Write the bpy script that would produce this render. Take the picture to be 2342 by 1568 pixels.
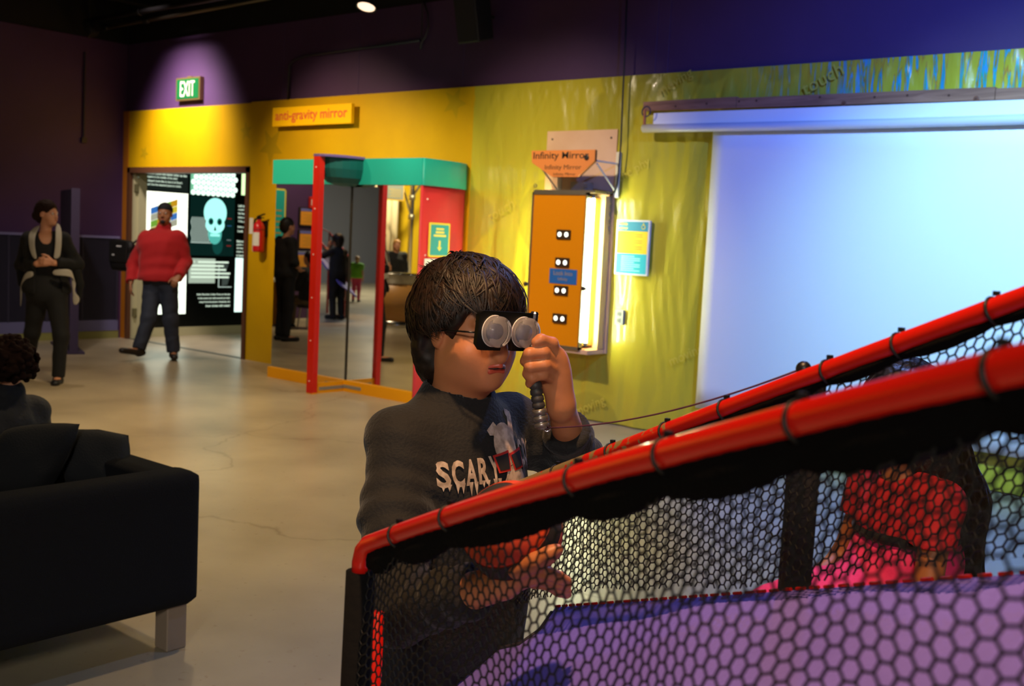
import bpy, math, random
import numpy as np
from mathutils import Vector, Matrix
random.seed(7); RNG = np.random.default_rng(7)
for o in list(bpy.data.objects): bpy.data.objects.remove(o)
SC = bpy.context.scene
COL = SC.collection

# ---------------------------------------------------------------- camera
IMG_W, IMG_H = 2342, 1568
FPX = 2515.0; CAM_Z = 1.52
YAW = math.radians(40); ROLL = 0.05; PITCH = math.atan(234 / 2515)
_fh = np.array([-math.sin(YAW), math.cos(YAW), 0.0]); _up = np.array([0, 0, 1.0])
CF = _fh * math.cos(PITCH) - _up * math.sin(PITCH)
_r = np.cross(CF, _up); _r /= np.linalg.norm(_r); _u = np.cross(_r, CF)
CR = math.cos(ROLL) * _r + math.sin(ROLL) * _u
CU = -math.sin(ROLL) * _r + math.cos(ROLL) * _u
CC = np.array([0, 0, CAM_Z])
RH = np.array([math.cos(YAW), math.sin(YAW), 0.0])      # horizontal right of the view
FH = _fh                                                 # horizontal forward of the view
cam = bpy.data.cameras.new('camera'); camo = bpy.data.objects.new('camera', cam); COL.objects.link(camo)
camo.matrix_world = Matrix(((CR[0], CU[0], -CF[0], CC[0]), (CR[1], CU[1], -CF[1], CC[1]), (CR[2], CU[2], -CF[2], CC[2]), (0, 0, 0, 1)))
cam.sensor_width = 36; cam.lens = FPX / IMG_W * 36; cam.clip_start = 0.02; cam.clip_end = 100
cam.dof.use_dof = True; cam.dof.focus_distance = 2.2; cam.dof.aperture_fstop = 6.8
SC.camera = camo
SC.view_settings.view_transform = 'Standard'; SC.view_settings.look = 'None'
SC.view_settings.gamma = 1; SC.view_settings.use_curve_mapping = False; SC.view_settings.exposure = 0.0

def V3(*a): return np.array(a, float)
def ray(x, y): return CF + CR * (x - IMG_W / 2) / FPX - CU * (y - IMG_H / 2) / FPX
def at(x, y, dep): return CC + ray(x, y) * dep
def onY(x, y, Y): d = ray(x, y); return CC + d * (Y / d[1])
def onX(x, y, X): d = ray(x, y); return CC + d * (X / d[0])
def onZ(x, y, Z=0.0): d = ray(x, y); return CC + d * ((Z - CAM_Z) / d[2])

# ---------------------------------------------------------------- world and lamps
w = bpy.data.worlds.new('World'); SC.world = w; w.use_nodes = True
w.node_tree.nodes['Background'].inputs[0].default_value = (0.30, 0.26, 0.34, 1)
w.node_tree.nodes['Background'].inputs[1].default_value = 0.03

def lamp(kind, loc, target, power, color, size=0.1, angle=60, blend=0.5, name='lamp', spec=1.0, size_y=None):
    l = bpy.data.lights.new(name, kind); o = bpy.data.objects.new(name, l); COL.objects.link(o)
    o.location = loc
    d = Vector(target) - Vector(loc); o.rotation_euler = d.to_track_quat('-Z', 'Y').to_euler()
    l.energy = power; l.color = color; l.specular_factor = spec
    if kind == 'SPOT':
        l.spot_size = math.radians(angle); l.spot_blend = blend; l.shadow_soft_size = size
    elif kind == 'AREA':
        l.size = size
        if size_y: l.shape = 'RECTANGLE'; l.size_y = size_y
    else: l.shadow_soft_size = size
    return o
WARM = (1.0, 0.75, 0.44); HALO = (1.0, 0.80, 0.55); FLUO = (0.86, 1.0, 0.78)
# track spot above the doorway, washing the exit sign
lamp('SPOT', (-11.65, 6.45, 4.2), (-11.75, 7.72, 2.5), 950, (1.0, 0.84, 0.80), .22, 64, 1.0, 'track_spot_exit')
# track spots over the mirror and the yellow wall
lamp('SPOT', (-6.98, 6.15, 3.22), (-7.9, 7.4, 1.9), 150, HALO, .06, 76, 1.0, 'track_spot_mirror')
lamp('SPOT', (-9.2, 4.4, 3.9), (-8.9, 7.7, 1.75), 680, WARM, .08, 52, 1.0, 'track_spot_sign')
lamp('SPOT', (-6.0, 4.1, 3.9), (-6.1, 7.7, 1.45), 620, HALO, .08, 54, 1.0, 'track_spot_yellow')
lamp('SPOT', (-8.6, 3.9, 4.2), (-11.6, 7.0, 1.2), 300, (1.0, .88, .85), .12, 48, 1.0, 'side_fill')  # added fill, brightens the man's front and the left wall
# floor washes
lamp('SPOT', (-6.6, 4.6, 4.2), (-6.8, 4.2, 0), 660, WARM, .15, 110, 0.9, 'floor_spot_warm')
lamp('SPOT', (-3.2, 3.5, 4.2), (-3.6, 3.2, 0), 190, WARM, .12, 100, 0.9, 'floor_spot_near')
lamp('SPOT', (-10.4, 5.6, 4.2), (-10.8, 5.4, 0), 150, (1.0, .8, .62), .12, 95, 0.9, 'floor_spot_door')
# warm spot over the netted table and the boy
lamp('SPOT', (-0.75, 0.75, 3.7), (-0.95, 1.25, 1.1), 370, (1.0, 0.57, 0.26), .06, 58, 0.8, 'table_spot')
# coloured theatre spots on the white screen
lamp('SPOT', (-1.0, 4.0, 4.0), (-2.6, 7.66, 1.2), 1250, (0.07, 0.19, 1.0), .06, 84, 0.9, 'blue_spot')
lamp('SPOT', (-0.9, 4.4, 3.9), (-2.2, 7.66, 1.6), 850, (0.50, 1.0, 0.72), .06, 50, 1.0, 'cyan_spot')
lamp('SPOT', (-1.6, 3.8, 4.1), (-0.9, 3.2, 0), 330, (0.25, 0.40, 1.0), .1, 84, 0.8, 'blue_floor_fill')  # added blue lamp standing in for screen light on floor and bed
# the hall behind the camera, seen only in the mirrors
lamp('SPOT', (-13.0, 2.6, 4.2), (-14.6, 2.0, 1.0), 420, HALO, .15, 115, 0.8, 'hall_spot_boards')
lamp('SPOT', (-14.6, -1.0, 4.2), (-15.6, -1.8, 0.8), 1600, (1.0, .88, .55), .15, 125, 0.8, 'hall_spot_alcove')
lamp('AREA', (3.5, -5.5, 4.2), (3.5, -5.5, 0), 700, (1.0, .95, .85), 2.0, name='hall_fill')  # added area fill to lift the grey hall in the fin reflection

# ---------------------------------------------------------------- helpers: materials
def lin(h):
    if isinstance(h, (tuple, list)): return tuple(h)[:3]
    h = h.lstrip('#'); r = []
    for i in (0, 2, 4):
        c = int(h[i:i + 2], 16) / 255
        r.append(c / 12.92 if c <= .04045 else ((c + .055) / 1.055) ** 2.4)
    return tuple(r)
MATS = {}
def mat(name, color='#808080', rough=.6, metal=0, emit=None, es=0, bump=None, var=None, coat=0, trans=0, ior=1.45, alpha=1, spec=.5, sheen=0, sss=0):
    if name in MATS: return MATS[name]
    m = bpy.data.materials.new(name); m.use_nodes = True; MATS[name] = m
    nt = m.node_tree; b = nt.nodes['Principled BSDF']; c = lin(color)
    b.inputs['Base Color'].default_value = (*c, 1); b.inputs['Roughness'].default_value = rough
    b.inputs['Metallic'].default_value = metal; b.inputs['Coat Weight'].default_value = coat
    b.inputs['Transmission Weight'].default_value = trans; b.inputs['IOR'].default_value = ior
    b.inputs['Alpha'].default_value = alpha; b.inputs['Specular IOR Level'].default_value = spec
    if sheen: b.inputs['Sheen Weight'].default_value = sheen
    if sss:
        b.inputs['Subsurface Weight'].default_value = sss; b.inputs['Subsurface Scale'].default_value = .01
        b.inputs['Subsurface Radius'].default_value = (1, .35, .2)
    if emit: b.inputs['Emission Color'].default_value = (*lin(emit), 1); b.inputs['Emission Strength'].default_value = es
    tc = nt.nodes.new('ShaderNodeTexCoord')
    if var:      # (scale, second colour, contrast)
        n = nt.nodes.new('ShaderNodeTexNoise'); n.inputs['Scale'].default_value = var[0]; n.inputs['Detail'].default_value = 5
        r = nt.nodes.new('ShaderNodeValToRGB'); k = var[2]
        r.color_ramp.elements[0].position = .5 - k; r.color_ramp.elements[1].position = .5 + k
        r.color_ramp.elements[0].color = (*c, 1); r.color_ramp.elements[1].color = (*lin(var[1]), 1)
        nt.links.new(tc.outputs['Object'], n.inputs['Vector']); nt.links.new(n.outputs['Fac'], r.inputs['Fac'])
        nt.links.new(r.outputs['Color'], b.inputs['Base Color'])
    if bump:     # (scale, strength)
        n = nt.nodes.new('ShaderNodeTexNoise'); n.inputs['Scale'].default_value = bump[0]; n.inputs['Detail'].default_value = 4
        bp = nt.nodes.new('ShaderNodeBump'); bp.inputs['Strength'].default_value = bump[1]; bp.inputs['Distance'].default_value = .01
        nt.links.new(tc.outputs['Object'], n.inputs['Vector']); nt.links.new(n.outputs['Fac'], bp.inputs['Height'])
        nt.links.new(bp.outputs['Normal'], b.inputs['Normal'])
    return m
def nodes(m): return m.node_tree, m.node_tree.nodes['Principled BSDF']

# ---------------------------------------------------------------- helpers: objects
ORG = {}
def link(o, parent):
    COL.objects.link(o)
    if parent is not None: o.parent = parent
def thing(name, label, cat, loc=(0, 0, 0), group=None):
    o = bpy.data.objects.new(name, None); COL.objects.link(o); o.location = loc; o.empty_display_size = .1
    ORG[o] = np.array(loc, float); tag(o, label, cat, group); return o
def tag(o, label=None, cat=None, group=None, kind=None):
    if label: o['label'] = label
    if cat: o['category'] = cat
    if group: o['group'] = group
    if kind: o['kind'] = kind
    return o
def mesh_obj(name, verts, faces, m, parent=None, smooth=False, mats=None, fm=None, origin=None):
    org = ORG.get(parent, None)
    verts = np.asarray(verts, float)
    if org is None: org = np.zeros(3) if origin is None else np.asarray(origin, float)
    me = bpy.data.meshes.new(name); vv = verts - org
    if isinstance(faces, np.ndarray) and faces.ndim == 2:
        n, k = faces.shape
        me.vertices.add(len(vv)); me.vertices.foreach_set('co', vv.astype(np.float32).ravel())
        me.loops.add(n * k); me.loops.foreach_set('vertex_index', faces.astype(np.int32).ravel())
        me.polygons.add(n); me.polygons.foreach_set('loop_start', np.arange(0, n * k, k, dtype=np.int32))
        me.update(calc_edges=True)
    else: me.from_pydata([tuple(v) for v in vv], [], [tuple(int(i) for i in f) for f in faces]); me.update()
    for x in (mats or [m]): me.materials.append(x)
    if fm is not None: me.polygons.foreach_set('material_index', np.asarray(fm, np.int32))
    if smooth: me.polygons.foreach_set('use_smooth', [True] * len(me.polygons))
    o = bpy.data.objects.new(name, me); link(o, parent)
    if parent is None: o.location = org
    ORG[o] = org; return o
def nrm(v): v = np.asarray(v, float); return v / max(np.linalg.norm(v), 1e-9)
def frame(d):
    d = nrm(d); a = V3(0, 0, 1) if abs(d[2]) < .9 else V3(1, 0, 0)
    x = nrm(np.cross(a, d)); return x, np.cross(d, x), d
class MB:
    def __init__(s): s.v = []; s.f = []
    def add(s, v, f):
        n = len(s.v); s.v += [tuple(map(float, p)) for p in v]; s.f += [tuple(i + n for i in q) for q in f]; return s
    def box(s, lo, hi):
        x0, y0, z0 = lo; x1, y1, z1 = hi
        return s.add([(x0, y0, z0), (x1, y0, z0), (x1, y1, z0), (x0, y1, z0), (x0, y0, z1), (x1, y0, z1), (x1, y1, z1), (x0, y1, z1)],
                     [(0, 3, 2, 1), (4, 5, 6, 7), (0, 1, 5, 4), (1, 2, 6, 5), (2, 3, 7, 6), (3, 0, 4, 7)])
    def obox(s, c, ax, ay, az, hx, hy, hz, bev=0):
        c, ax, ay, az = map(lambda q: np.asarray(q, float), (c, ax, ay, az))
        if bev <= 0:
            v = [c + ax * hx * i + ay * hy * j + az * hz * k for k in (-1, 1) for j in (-1, 1) for i in (-1, 1)]
            return s.add(v, [(0, 2, 3, 1), (4, 5, 7, 6), (0, 1, 5, 4), (1, 3, 7, 5), (3, 2, 6, 7), (2, 0, 4, 6)])
        v = []; idx = {}                      # bevelled box: three verts per corner
        for i in (-1, 1):
            for j in (-1, 1):
                for k in (-1, 1):
                    for a in range(3):
                        e = [hx - bev, hy - bev, hz - bev]; e[a] = [hx, hy, hz][a]
                        idx[(i, j, k, a)] = len(v); v.append(c + ax * i * e[0] + ay * j * e[1] + az * k * e[2])
        f = []
        for i in (-1, 1): f.append([idx[(i, j, k, 0)] for j, k in ((-1, -1), (1, -1), (1, 1), (-1, 1))][::i])
        for j in (-1, 1): f.append([idx[(i, j, k, 1)] for i, k in ((-1, -1), (-1, 1), (1, 1), (1, -1))][::j])
        for k in (-1, 1): f.append([idx[(i, j, k, 2)] for i, j in ((-1, -1), (1, -1), (1, 1), (-1, 1))][::k])
        for k in (-1, 1):
            for j in (-1, 1): f.append([idx[(-1, j, k, 1)], idx[(-1, j, k, 2)], idx[(1, j, k, 2)], idx[(1, j, k, 1)]][::-j * k])
            for i in (-1, 1): f.append([idx[(i, -1, k, 0)], idx[(i, -1, k, 2)], idx[(i, 1, k, 2)], idx[(i, 1, k, 0)]][::i * k])
        for i in (-1, 1):
            for j in (-1, 1): f.append([idx[(i, j, -1, 0)], idx[(i, j, -1, 1)], idx[(i, j, 1, 1)], idx[(i, j, 1, 0)]][::-i * j])
        for i in (-1, 1):
            for j in (-1, 1):
                for k in (-1, 1): f.append([idx[(i, j, k, 0)], idx[(i, j, k, 1)], idx[(i, j, k, 2)]][::i * j * k])
        return s.add(v, f)
    def tube(s, pts, r, n=10, cap=True, up=None):
        pts = [np.asarray(p, float) for p in pts]; m = len(pts)
        rr = r if isinstance(r, (list, tuple, np.ndarray)) else [r] * m
        d0 = nrm(pts[1] - pts[0]); x, y, _ = frame(d0); v = []; f = []
        for i, p in enumerate(pts):
            d = nrm((pts[min(i + 1, m - 1)] - pts[max(i - 1, 0)]))
            x = nrm(x - d * (x @ d)); y = np.cross(d, x)
            for k in range(n):
                a = 2 * math.pi * k / n; v.append(p + rr[i] * (x * math.cos(a) + y * math.sin(a)))
        for i in range(m - 1):
            for k in range(n): f.append((i * n + k, i * n + (k + 1) % n, (i + 1) * n + (k + 1) % n, (i + 1) * n + k))
        if cap: f += [tuple(range(n))[::-1], tuple((m - 1) * n + k for k in range(n))]
        return s.add(v, f)
    def lathe(s, prof, c, axis=(0, 0, 1), n=24):      # prof: (radius, height along axis)
        x, y, d = frame(axis); c = np.asarray(c, float); v = []; f = []
        for r, h in prof:
            for k in range(n):
                a = 2 * math.pi * k / n; v.append(c + d * h + r * (x * math.cos(a) + y * math.sin(a)))
        m = len(prof)
        for i in range(m - 1):
            for k in range(n): f.append((i * n + k, i * n + (k + 1) % n, (i + 1) * n + (k + 1) % n, (i + 1) * n + k))
        if prof[0][0] > 1e-6: f.append(tuple(range(n))[::-1])
        if prof[-1][0] > 1e-6: f.append(tuple((m - 1) * n + k for k in range(n)))
        return s.add(v, f)
    def prism(s, poly, o, u, w, n, t0, t1):            # 2-D polygon in the plane (o,u,w), thickness along n
        o, u, w, n = map(lambda q: np.asarray(q, float), (o, u, w, n)); k = len(poly)
        v = [o + u * a + w * b + n * t0 for a, b in poly] + [o + u * a + w * b + n * t1 for a, b in poly]
        f = [tuple(range(k))[::-1], tuple(range(k, 2 * k))] + [(i, (i + 1) % k, k + (i + 1) % k, k + i) for i in range(k)]
        return s.add(v, f)
    def sphere(s, c, r, n=16, m=10, sc=(1, 1, 1)):
        c = np.asarray(c, float); v = []; f = []
        for i in range(m + 1):
            t = math.pi * i / m
            for k in range(n):
                a = 2 * math.pi * k / n
                v.append(c + r * np.array([sc[0] * math.sin(t) * math.cos(a), sc[1] * math.sin(t) * math.sin(a), sc[2] * math.cos(t)]))
        for i in range(m):
            for k in range(n): f.append((i * n + k, (i + 1) * n + k, (i + 1) * n + (k + 1) % n, i * n + (k + 1) % n))
        return s.add(v, f)
    def torus(s, c, axis, R, r, n=20, m=8):
        x, y, d = frame(axis); c = np.asarray(c, float); v = []; f = []
        for i in range(n):
            a = 2 * math.pi * i / n; e = x * math.cos(a) + y * math.sin(a)
            for k in range(m):
                b = 2 * math.pi * k / m; v.append(c + e * (R + r * math.cos(b)) + d * r * math.sin(b))
        for i in range(n):
            for k in range(m): f.append((i * m + k, ((i + 1) % n) * m + k, ((i + 1) % n) * m + (k + 1) % m, i * m + (k + 1) % m))
        return s.add(v, f)
    def build(s, name, m, parent=None, smooth=False, origin=None):
        return mesh_obj(name, s.v, s.f, m, parent, smooth, origin=origin)
def struct(o): o['kind'] = 'structure'; return o
def rrect(w, h, r, n=5):
    p = []
    for cx, cy, a0 in ((w / 2 - r, h / 2 - r, 0), (-w / 2 + r, h / 2 - r, 90), (-w / 2 + r, -h / 2 + r, 180), (w / 2 - r, -h / 2 + r, 270)):
        for i in range(n + 1):
            a = math.radians(a0 + 90 * i / n); p.append((cx + r * math.cos(a), cy + r * math.sin(a)))
    return p
_TX = {}
def text2d(s, bold=0.0, shear=0.0):
    key = (s, bold, shear)
    if key not in _TX:
        cu = bpy.data.curves.new('t', 'FONT'); cu.body = s; cu.size = 1; cu.offset = bold; cu.shear = shear; cu.resolution_u = 3
        o = bpy.data.objects.new('t', cu); COL.objects.link(o)
        dg = bpy.context.evaluated_depsgraph_get(); me = o.evaluated_get(dg).to_mesh()
        v = np.array([x.co[:2] for x in me.vertices]); f = [tuple(p.vertices) for p in me.polygons]
        o.evaluated_get(dg).to_mesh_clear(); bpy.data.objects.remove(o); bpy.data.curves.remove(cu)
        _TX[key] = (v, f)
    return _TX[key]
def text(name, s, c, u, w, m, parent, width=None, height=None, bold=0.0, shear=0.0, left=False):
    """flat lettering centred on c (or starting at c), u = reading direction, w = up"""
    v, f = text2d(s, bold, shear); lo = v.min(0); hi = v.max(0); sz = hi - lo
    sx = width / sz[0] if width else None; sy = height / sz[1] if height else None
    sx = sx or sy; sy = sy or sx
    q = (v - lo) * (sx, sy) - (V3(0, 0)[:2] if left else sz * (sx, sy) / 2)
    c, u, w = np.asarray(c, float), np.asarray(u, float), np.asarray(w, float)
    return mesh_obj(name, [c + u * a + w * b for a, b in q], f, m, parent)
def V2(*a): return np.array(a, float)

# ---------------------------------------------------------------- helpers: rounded bodies from distance fields
class Shape:
    """a list of smooth-joined solids turned into one continuous skin"""
    def __init__(s): s.p = []
    def cap(s, a, b, ra, rb=None, k=.015, flat=None, op='add'):     # flat = (direction, factor>1 thins along it)
        a = np.asarray(a, float); b = np.asarray(b, float); rb = ra if rb is None else rb
        s.p.append((op, 'cap', a, b, ra, rb, k, flat)); return s
    def chain(s, pts, rad, k=.015, flat=None):
        for i in range(len(pts) - 1): s.cap(pts[i], pts[i + 1], rad[i], rad[i + 1], k, flat)
        return s
    def ell(s, c, rad, axes=None, k=.015, op='add'):
        axes = np.eye(3) if axes is None else np.array([nrm(a) for a in axes])
        s.p.append((op, 'ell', np.asarray(c, float), axes, np.asarray(rad, float), None, k, None)); return s
    def cut(s, pt, n, R): s.p.append(('cut', 'cut', np.asarray(pt, float), nrm(n), R, None, 0, None)); return s
    def bounds(s, q):
        if q[1] == 'cap':
            r = max(q[4], q[5]); return np.minimum(q[2], q[3]) - r, np.maximum(q[2], q[3]) + r
        if q[1] == 'ell':
            e = np.sqrt(((q[3] * q[4][:, None]) ** 2).sum(0)); return q[2] - e, q[2] + e
        return q[2] - q[4], q[2] + q[4]
    def build(s, h, disp=None, smooth=0):
        bl = [s.bounds(q) for q in s.p if q[0] == 'add']
        lo = np.min([b[0] for b in bl], 0) - 4 * h - .012; hi = np.max([b[1] for b in bl], 0) + 4 * h + .012
        n = np.ceil((hi - lo) / h).astype(int) + 1
        D = np.full(n, .5, np.float32)
        ax = [(lo[i] + h * np.arange(n[i])).astype(np.float32) for i in range(3)]
        for q in s.p:
            b0, b1 = s.bounds(q); m = q[6] + 3 * h + .004
            i0 = np.clip(np.floor((b0 - m - lo) / h).astype(int), 0, n); i1 = np.clip(np.ceil((b1 + m - lo) / h).astype(int) + 1, 0, n)
            if (i1 <= i0).any(): continue
            sl = tuple(slice(i0[i], i1[i]) for i in range(3))
            X = ax[0][sl[0]][:, None, None]; Y = ax[1][sl[1]][None, :, None]; Z = ax[2][sl[2]][None, None, :]
            if q[1] == 'cap':
                a, b = q[2], q[3]; dv = b - a; px, py, pz = X - a[0], Y - a[1], Z - a[2]
                t = np.clip((px * dv[0] + py * dv[1] + pz * dv[2]) / max(dv @ dv, 1e-9), 0, 1)
                qx, qy, qz = px - t * dv[0], py - t * dv[1], pz - t * dv[2]
                d2 = qx * qx + qy * qy + qz * qz
                if q[7] is not None:
                    nn = nrm(q[7][0]); c = qx * nn[0] + qy * nn[1] + qz * nn[2]; d2 = d2 + c * c * (q[7][1] ** 2 - 1)
                d = np.sqrt(d2) - (q[4] + t * (q[5] - q[4]))
            elif q[1] == 'ell':
                A = q[3]; r = q[4]; px, py, pz = X - q[2][0], Y - q[2][1], Z - q[2][2]
                l = [(px * A[i, 0] + py * A[i, 1] + pz * A[i, 2]) / r[i] for i in range(3)]
                k0 = np.sqrt(l[0] ** 2 + l[1] ** 2 + l[2] ** 2); k1 = np.sqrt((l[0] / r[0]) ** 2 + (l[1] / r[1]) ** 2 + (l[2] / r[2]) ** 2)
                d = k0 * (k0 - 1) / np.maximum(k1, 1e-6)
            else:
                px, py, pz = X - q[2][0], Y - q[2][1], Z - q[2][2]; nn = q[3]
                reg = np.maximum(-(px * nn[0] + py * nn[1] + pz * nn[2]), np.sqrt(px * px + py * py + pz * pz) - q[4])
                D[sl] = np.maximum(D[sl], -reg); continue
            o = D[sl]; k = max(q[6], 1e-5)
            if q[0] == 'add': g = np.maximum(k - np.abs(o - d), 0) / k; D[sl] = np.minimum(o, d) - g * g * k * .25
            else: g = np.maximum(k - np.abs(o + d), 0) / k; D[sl] = np.maximum(o, -d) + g * g * k * .25
        return surfnet(D, lo, h, disp, smooth)
def surfnet(D, lo, h, disp=None, smooth=0):
    n = D.shape; ins = D < 0; ids = []; pos = []
    for a in range(3):
        s0 = [slice(None)] * 3; s1 = [slice(None)] * 3; s0[a] = slice(0, -1); s1[a] = slice(1, None)
        c = np.argwhere(ins[tuple(s0)] != ins[tuple(s1)])
        c1 = c.copy(); c1[:, a] += 1
        d0 = D[tuple(c.T)]; d1 = D[tuple(c1.T)]; t = d0 / (d0 - d1)
        p = c.astype(float); p[:, a] += t
        b, e = (a + 1) % 3, (a + 2) % 3; q = []
        for ob, oe in ((-1, -1), (0, -1), (0, 0), (-1, 0)):
            cc = c.copy(); cc[:, b] += ob; cc[:, e] += oe; q.append((cc[:, 0] * n[1] + cc[:, 1]) * n[2] + cc[:, 2])
        q = np.stack(q, 1); q[d0 > 0] = q[d0 > 0][:, ::-1]
        ids.append(q); pos.append(p)
    ids = np.concatenate(ids); pos = np.concatenate(pos)
    u, inv = np.unique(ids.ravel(), return_inverse=True); cnt = np.bincount(inv).astype(float)
    rep = np.repeat(pos, 4, 0); v = np.stack([np.bincount(inv, rep[:, i]) / cnt for i in range(3)], 1)
    f = inv.reshape(-1, 4)
    for _ in range(smooth):
        acc = np.zeros_like(v); cn = np.zeros(len(v))
        for i in range(4):
            for j in (1, 3):
                for k in range(3): acc[:, k] += np.bincount(f[:, i], v[f[:, (i + j) % 4], k], minlength=len(v))
                cn += np.bincount(f[:, i], minlength=len(v))
        v = .4 * v + .6 * acc / cn[:, None]
    v = np.asarray(lo) + v * h
    if disp is not None:
        fn = np.cross(v[f[:, 2]] - v[f[:, 0]], v[f[:, 3]] - v[f[:, 1]]); N = np.zeros_like(v)
        for i in range(4):
            for k in range(3): N[:, k] += np.bincount(f[:, i], fn[:, k], minlength=len(v))
        N /= np.maximum(np.linalg.norm(N, axis=1), 1e-12)[:, None]; v = v + N * disp(v)[:, None]
    return v, f
def blob(name, shape, h, m, parent, disp=None, smooth=0):
    v, f = shape.build(h, disp, smooth); return mesh_obj(name, v, f, m, parent, True)
def folds(amp, freq, seed=0, stretch=(1, 1, 1)):
    r = np.random.default_rng(seed); K = [(r.normal(size=3) * freq * np.array(stretch), r.uniform(0, 6.28)) for _ in range(7)]
    def fn(v):
        w = np.sin(v @ (K[0][0] * .4) + K[0][1]) * 1.2; s = 0
        for k, p in K[1:]: s = s + np.sin(v @ k + p + w)
        return amp * s / 3
    return fn
# ================================================================ the room
UX, UY, UZ = V3(1, 0, 0), V3(0, 1, 0), V3(0, 0, 1); NY = V3(0, -1, 0)
YW = 7.72                       # long wall
# floor: worn polished concrete
mf = mat('concrete_floor', '#a3978a', .34, bump=(9, .06)); nt, b = nodes(mf)
def N(nt, t, **kw):
    n = nt.nodes.new(t)
    for k, v in kw.items():
        if k in n.inputs: n.inputs[k].default_value = v
        else: setattr(n, k, v)
    return n
tc = N(nt, 'ShaderNodeTexCoord')
n1 = N(nt, 'ShaderNodeTexNoise', Scale=1.1, Detail=6.0); n2 = N(nt, 'ShaderNodeTexNoise', Scale=26.0, Detail=3.0)
vo = N(nt, 'ShaderNodeTexVoronoi', Scale=.42); vo.feature = 'DISTANCE_TO_EDGE'
mp = N(nt, 'ShaderNodeVectorMath', operation='ADD'); nw = N(nt, 'ShaderNodeTexNoise', Scale=1.3, Detail=4.0)
for x in (n1, n2, nw): nt.links.new(tc.outputs['Object'], x.inputs['Vector'])
nt.links.new(tc.outputs['Object'], mp.inputs[0]); nt.links.new(nw.outputs['Color'], mp.inputs[1]); nt.links.new(mp.outputs[0], vo.inputs['Vector'])
r1 = N(nt, 'ShaderNodeValToRGB'); e = r1.color_ramp.elements; e[0].position = .3; e[0].color = (*lin('#8f826a'), 1); e[1].position = .72; e[1].color = (*lin('#b5a78a'), 1)
r2 = N(nt, 'ShaderNodeValToRGB'); e = r2.color_ramp.elements; e[0].position = .66; e[0].color = (1, 1, 1, 1); e[1].position = .72; e[1].color = (.62, .5, .36, 1)
r3 = N(nt, 'ShaderNodeValToRGB'); e = r3.color_ramp.elements; e[0].position = .0; e[0].color = (.62, .58, .52, 1); e[1].position = .006; e[1].color = (1, 1, 1, 1)
nt.links.new(n1.outputs['Fac'], r1.inputs[0]); nt.links.new(n2.outputs['Fac'], r2.inputs[0]); nt.links.new(vo.outputs['Distance'], r3.inputs[0])
m1 = N(nt, 'ShaderNodeMix', data_type='RGBA', blend_type='MULTIPLY'); m2 = N(nt, 'ShaderNodeMix', data_type='RGBA', blend_type='MULTIPLY')
m1.inputs[0].default_value = .55; m2.inputs[0].default_value = .8
nt.links.new(r1.outputs[0], m1.inputs[6]); nt.links.new(r2.outputs[0], m1.inputs[7]); nt.links.new(m1.outputs[2], m2.inputs[6]); nt.links.new(r3.outputs[0], m2.inputs[7])
nt.links.new(m2.outputs[2], b.inputs['Base Color'])
struct(MB().box((-19, -11, -.1), (10, 12, 0)).build('floor', mf))

purple = mat('purple_paint', '#4a2d58', .62, bump=(30, .04), var=(1.6, '#3f264b', .3))
black = mat('black_paint', '#0b0a0c', .8)
grey_w = mat('grey_paint', '#6a6a70', .8)
yel = mat('yellow_panel_paint', '#d6a800', .42, var=(.9, '#b88f04', .22), bump=(5, .08))
cream = mat('cream_paint', '#b9b48a', .55)
brown = mat('brown_wood_trim', '#5a3720', .55, bump=(40, .1))
yellow_hall = mat('hall_yellow_paint', '#d8b21a', .6)

wb = MB(); wb.box((-13.15, YW, 0), (-13.03, YW + .12, 3.77)).box((-13.03, YW, 2.2), (-10.47, YW + .12, 3.77)).box((-10.47, YW, 0), (9, YW + .12, 3.77))
wall_back = struct(wb.build('wall_back', purple))
MB().box((-13.15, YW + .01, 3.77), (9, YW + .13, 4.5)).build('upper_band', black, wall_back)
struct(MB().box((-19, -11, 4.5), (10, 12, 4.6)).build('ceiling', black))
wl = MB().box((-13.27, 4.6, 0), (-13.15, YW, 3.77)); wall_left = struct(wl.build('wall_left', purple))
MB().box((-13.28, 4.6, 3.77), (-13.16, YW, 4.5)).build('upper_band', black, wall_left)
struct(MB().box((-15.12, .5, 0), (-15.0, 4.6, 4.5)).box((-15.0, 4.6, 0), (-13.15, 4.72, 4.5)).build('wall_recess', purple))
struct(MB().box((-17.4, -9, 0), (-17.28, .5, 4.5)).box((-17.28, .5, 0), (-15.0, .62, 4.5)).build('wall_alcove', yellow_hall))
struct(MB().box((-17.4, -9.1, 0), (9, -9, 4.5)).build('wall_behind', grey_w))
struct(MB().box((9, -9, 0), (9.1, YW, 4.5)).build('wall_right', grey_w))
# faint vertical sheet seams on the purple wall
for x in (-9.95, -8.72, -7.25, -5.1, -4.98):
    MB().box((x, YW - .004, 2.93), (x + .008, YW, 3.77)).build('wall_seam', mat('seam', '#4c3561', .7), wall_back)

# yellow cladding with the doorway cut out
yp = MB(); yp.box((-13.03, YW - .03, 2.2), (-10.47, YW, 2.92)).box((-10.47, YW - .03, 0), (-7.05, YW, 2.93))
yp.build('yellow_panel', yel, wall_back)
MB().box((-13.15, YW - .04, 0), (-13.03, YW, 2.92)).build('edge_board', mat('orange_edge', '#b06a10', .5), wall_back)

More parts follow.
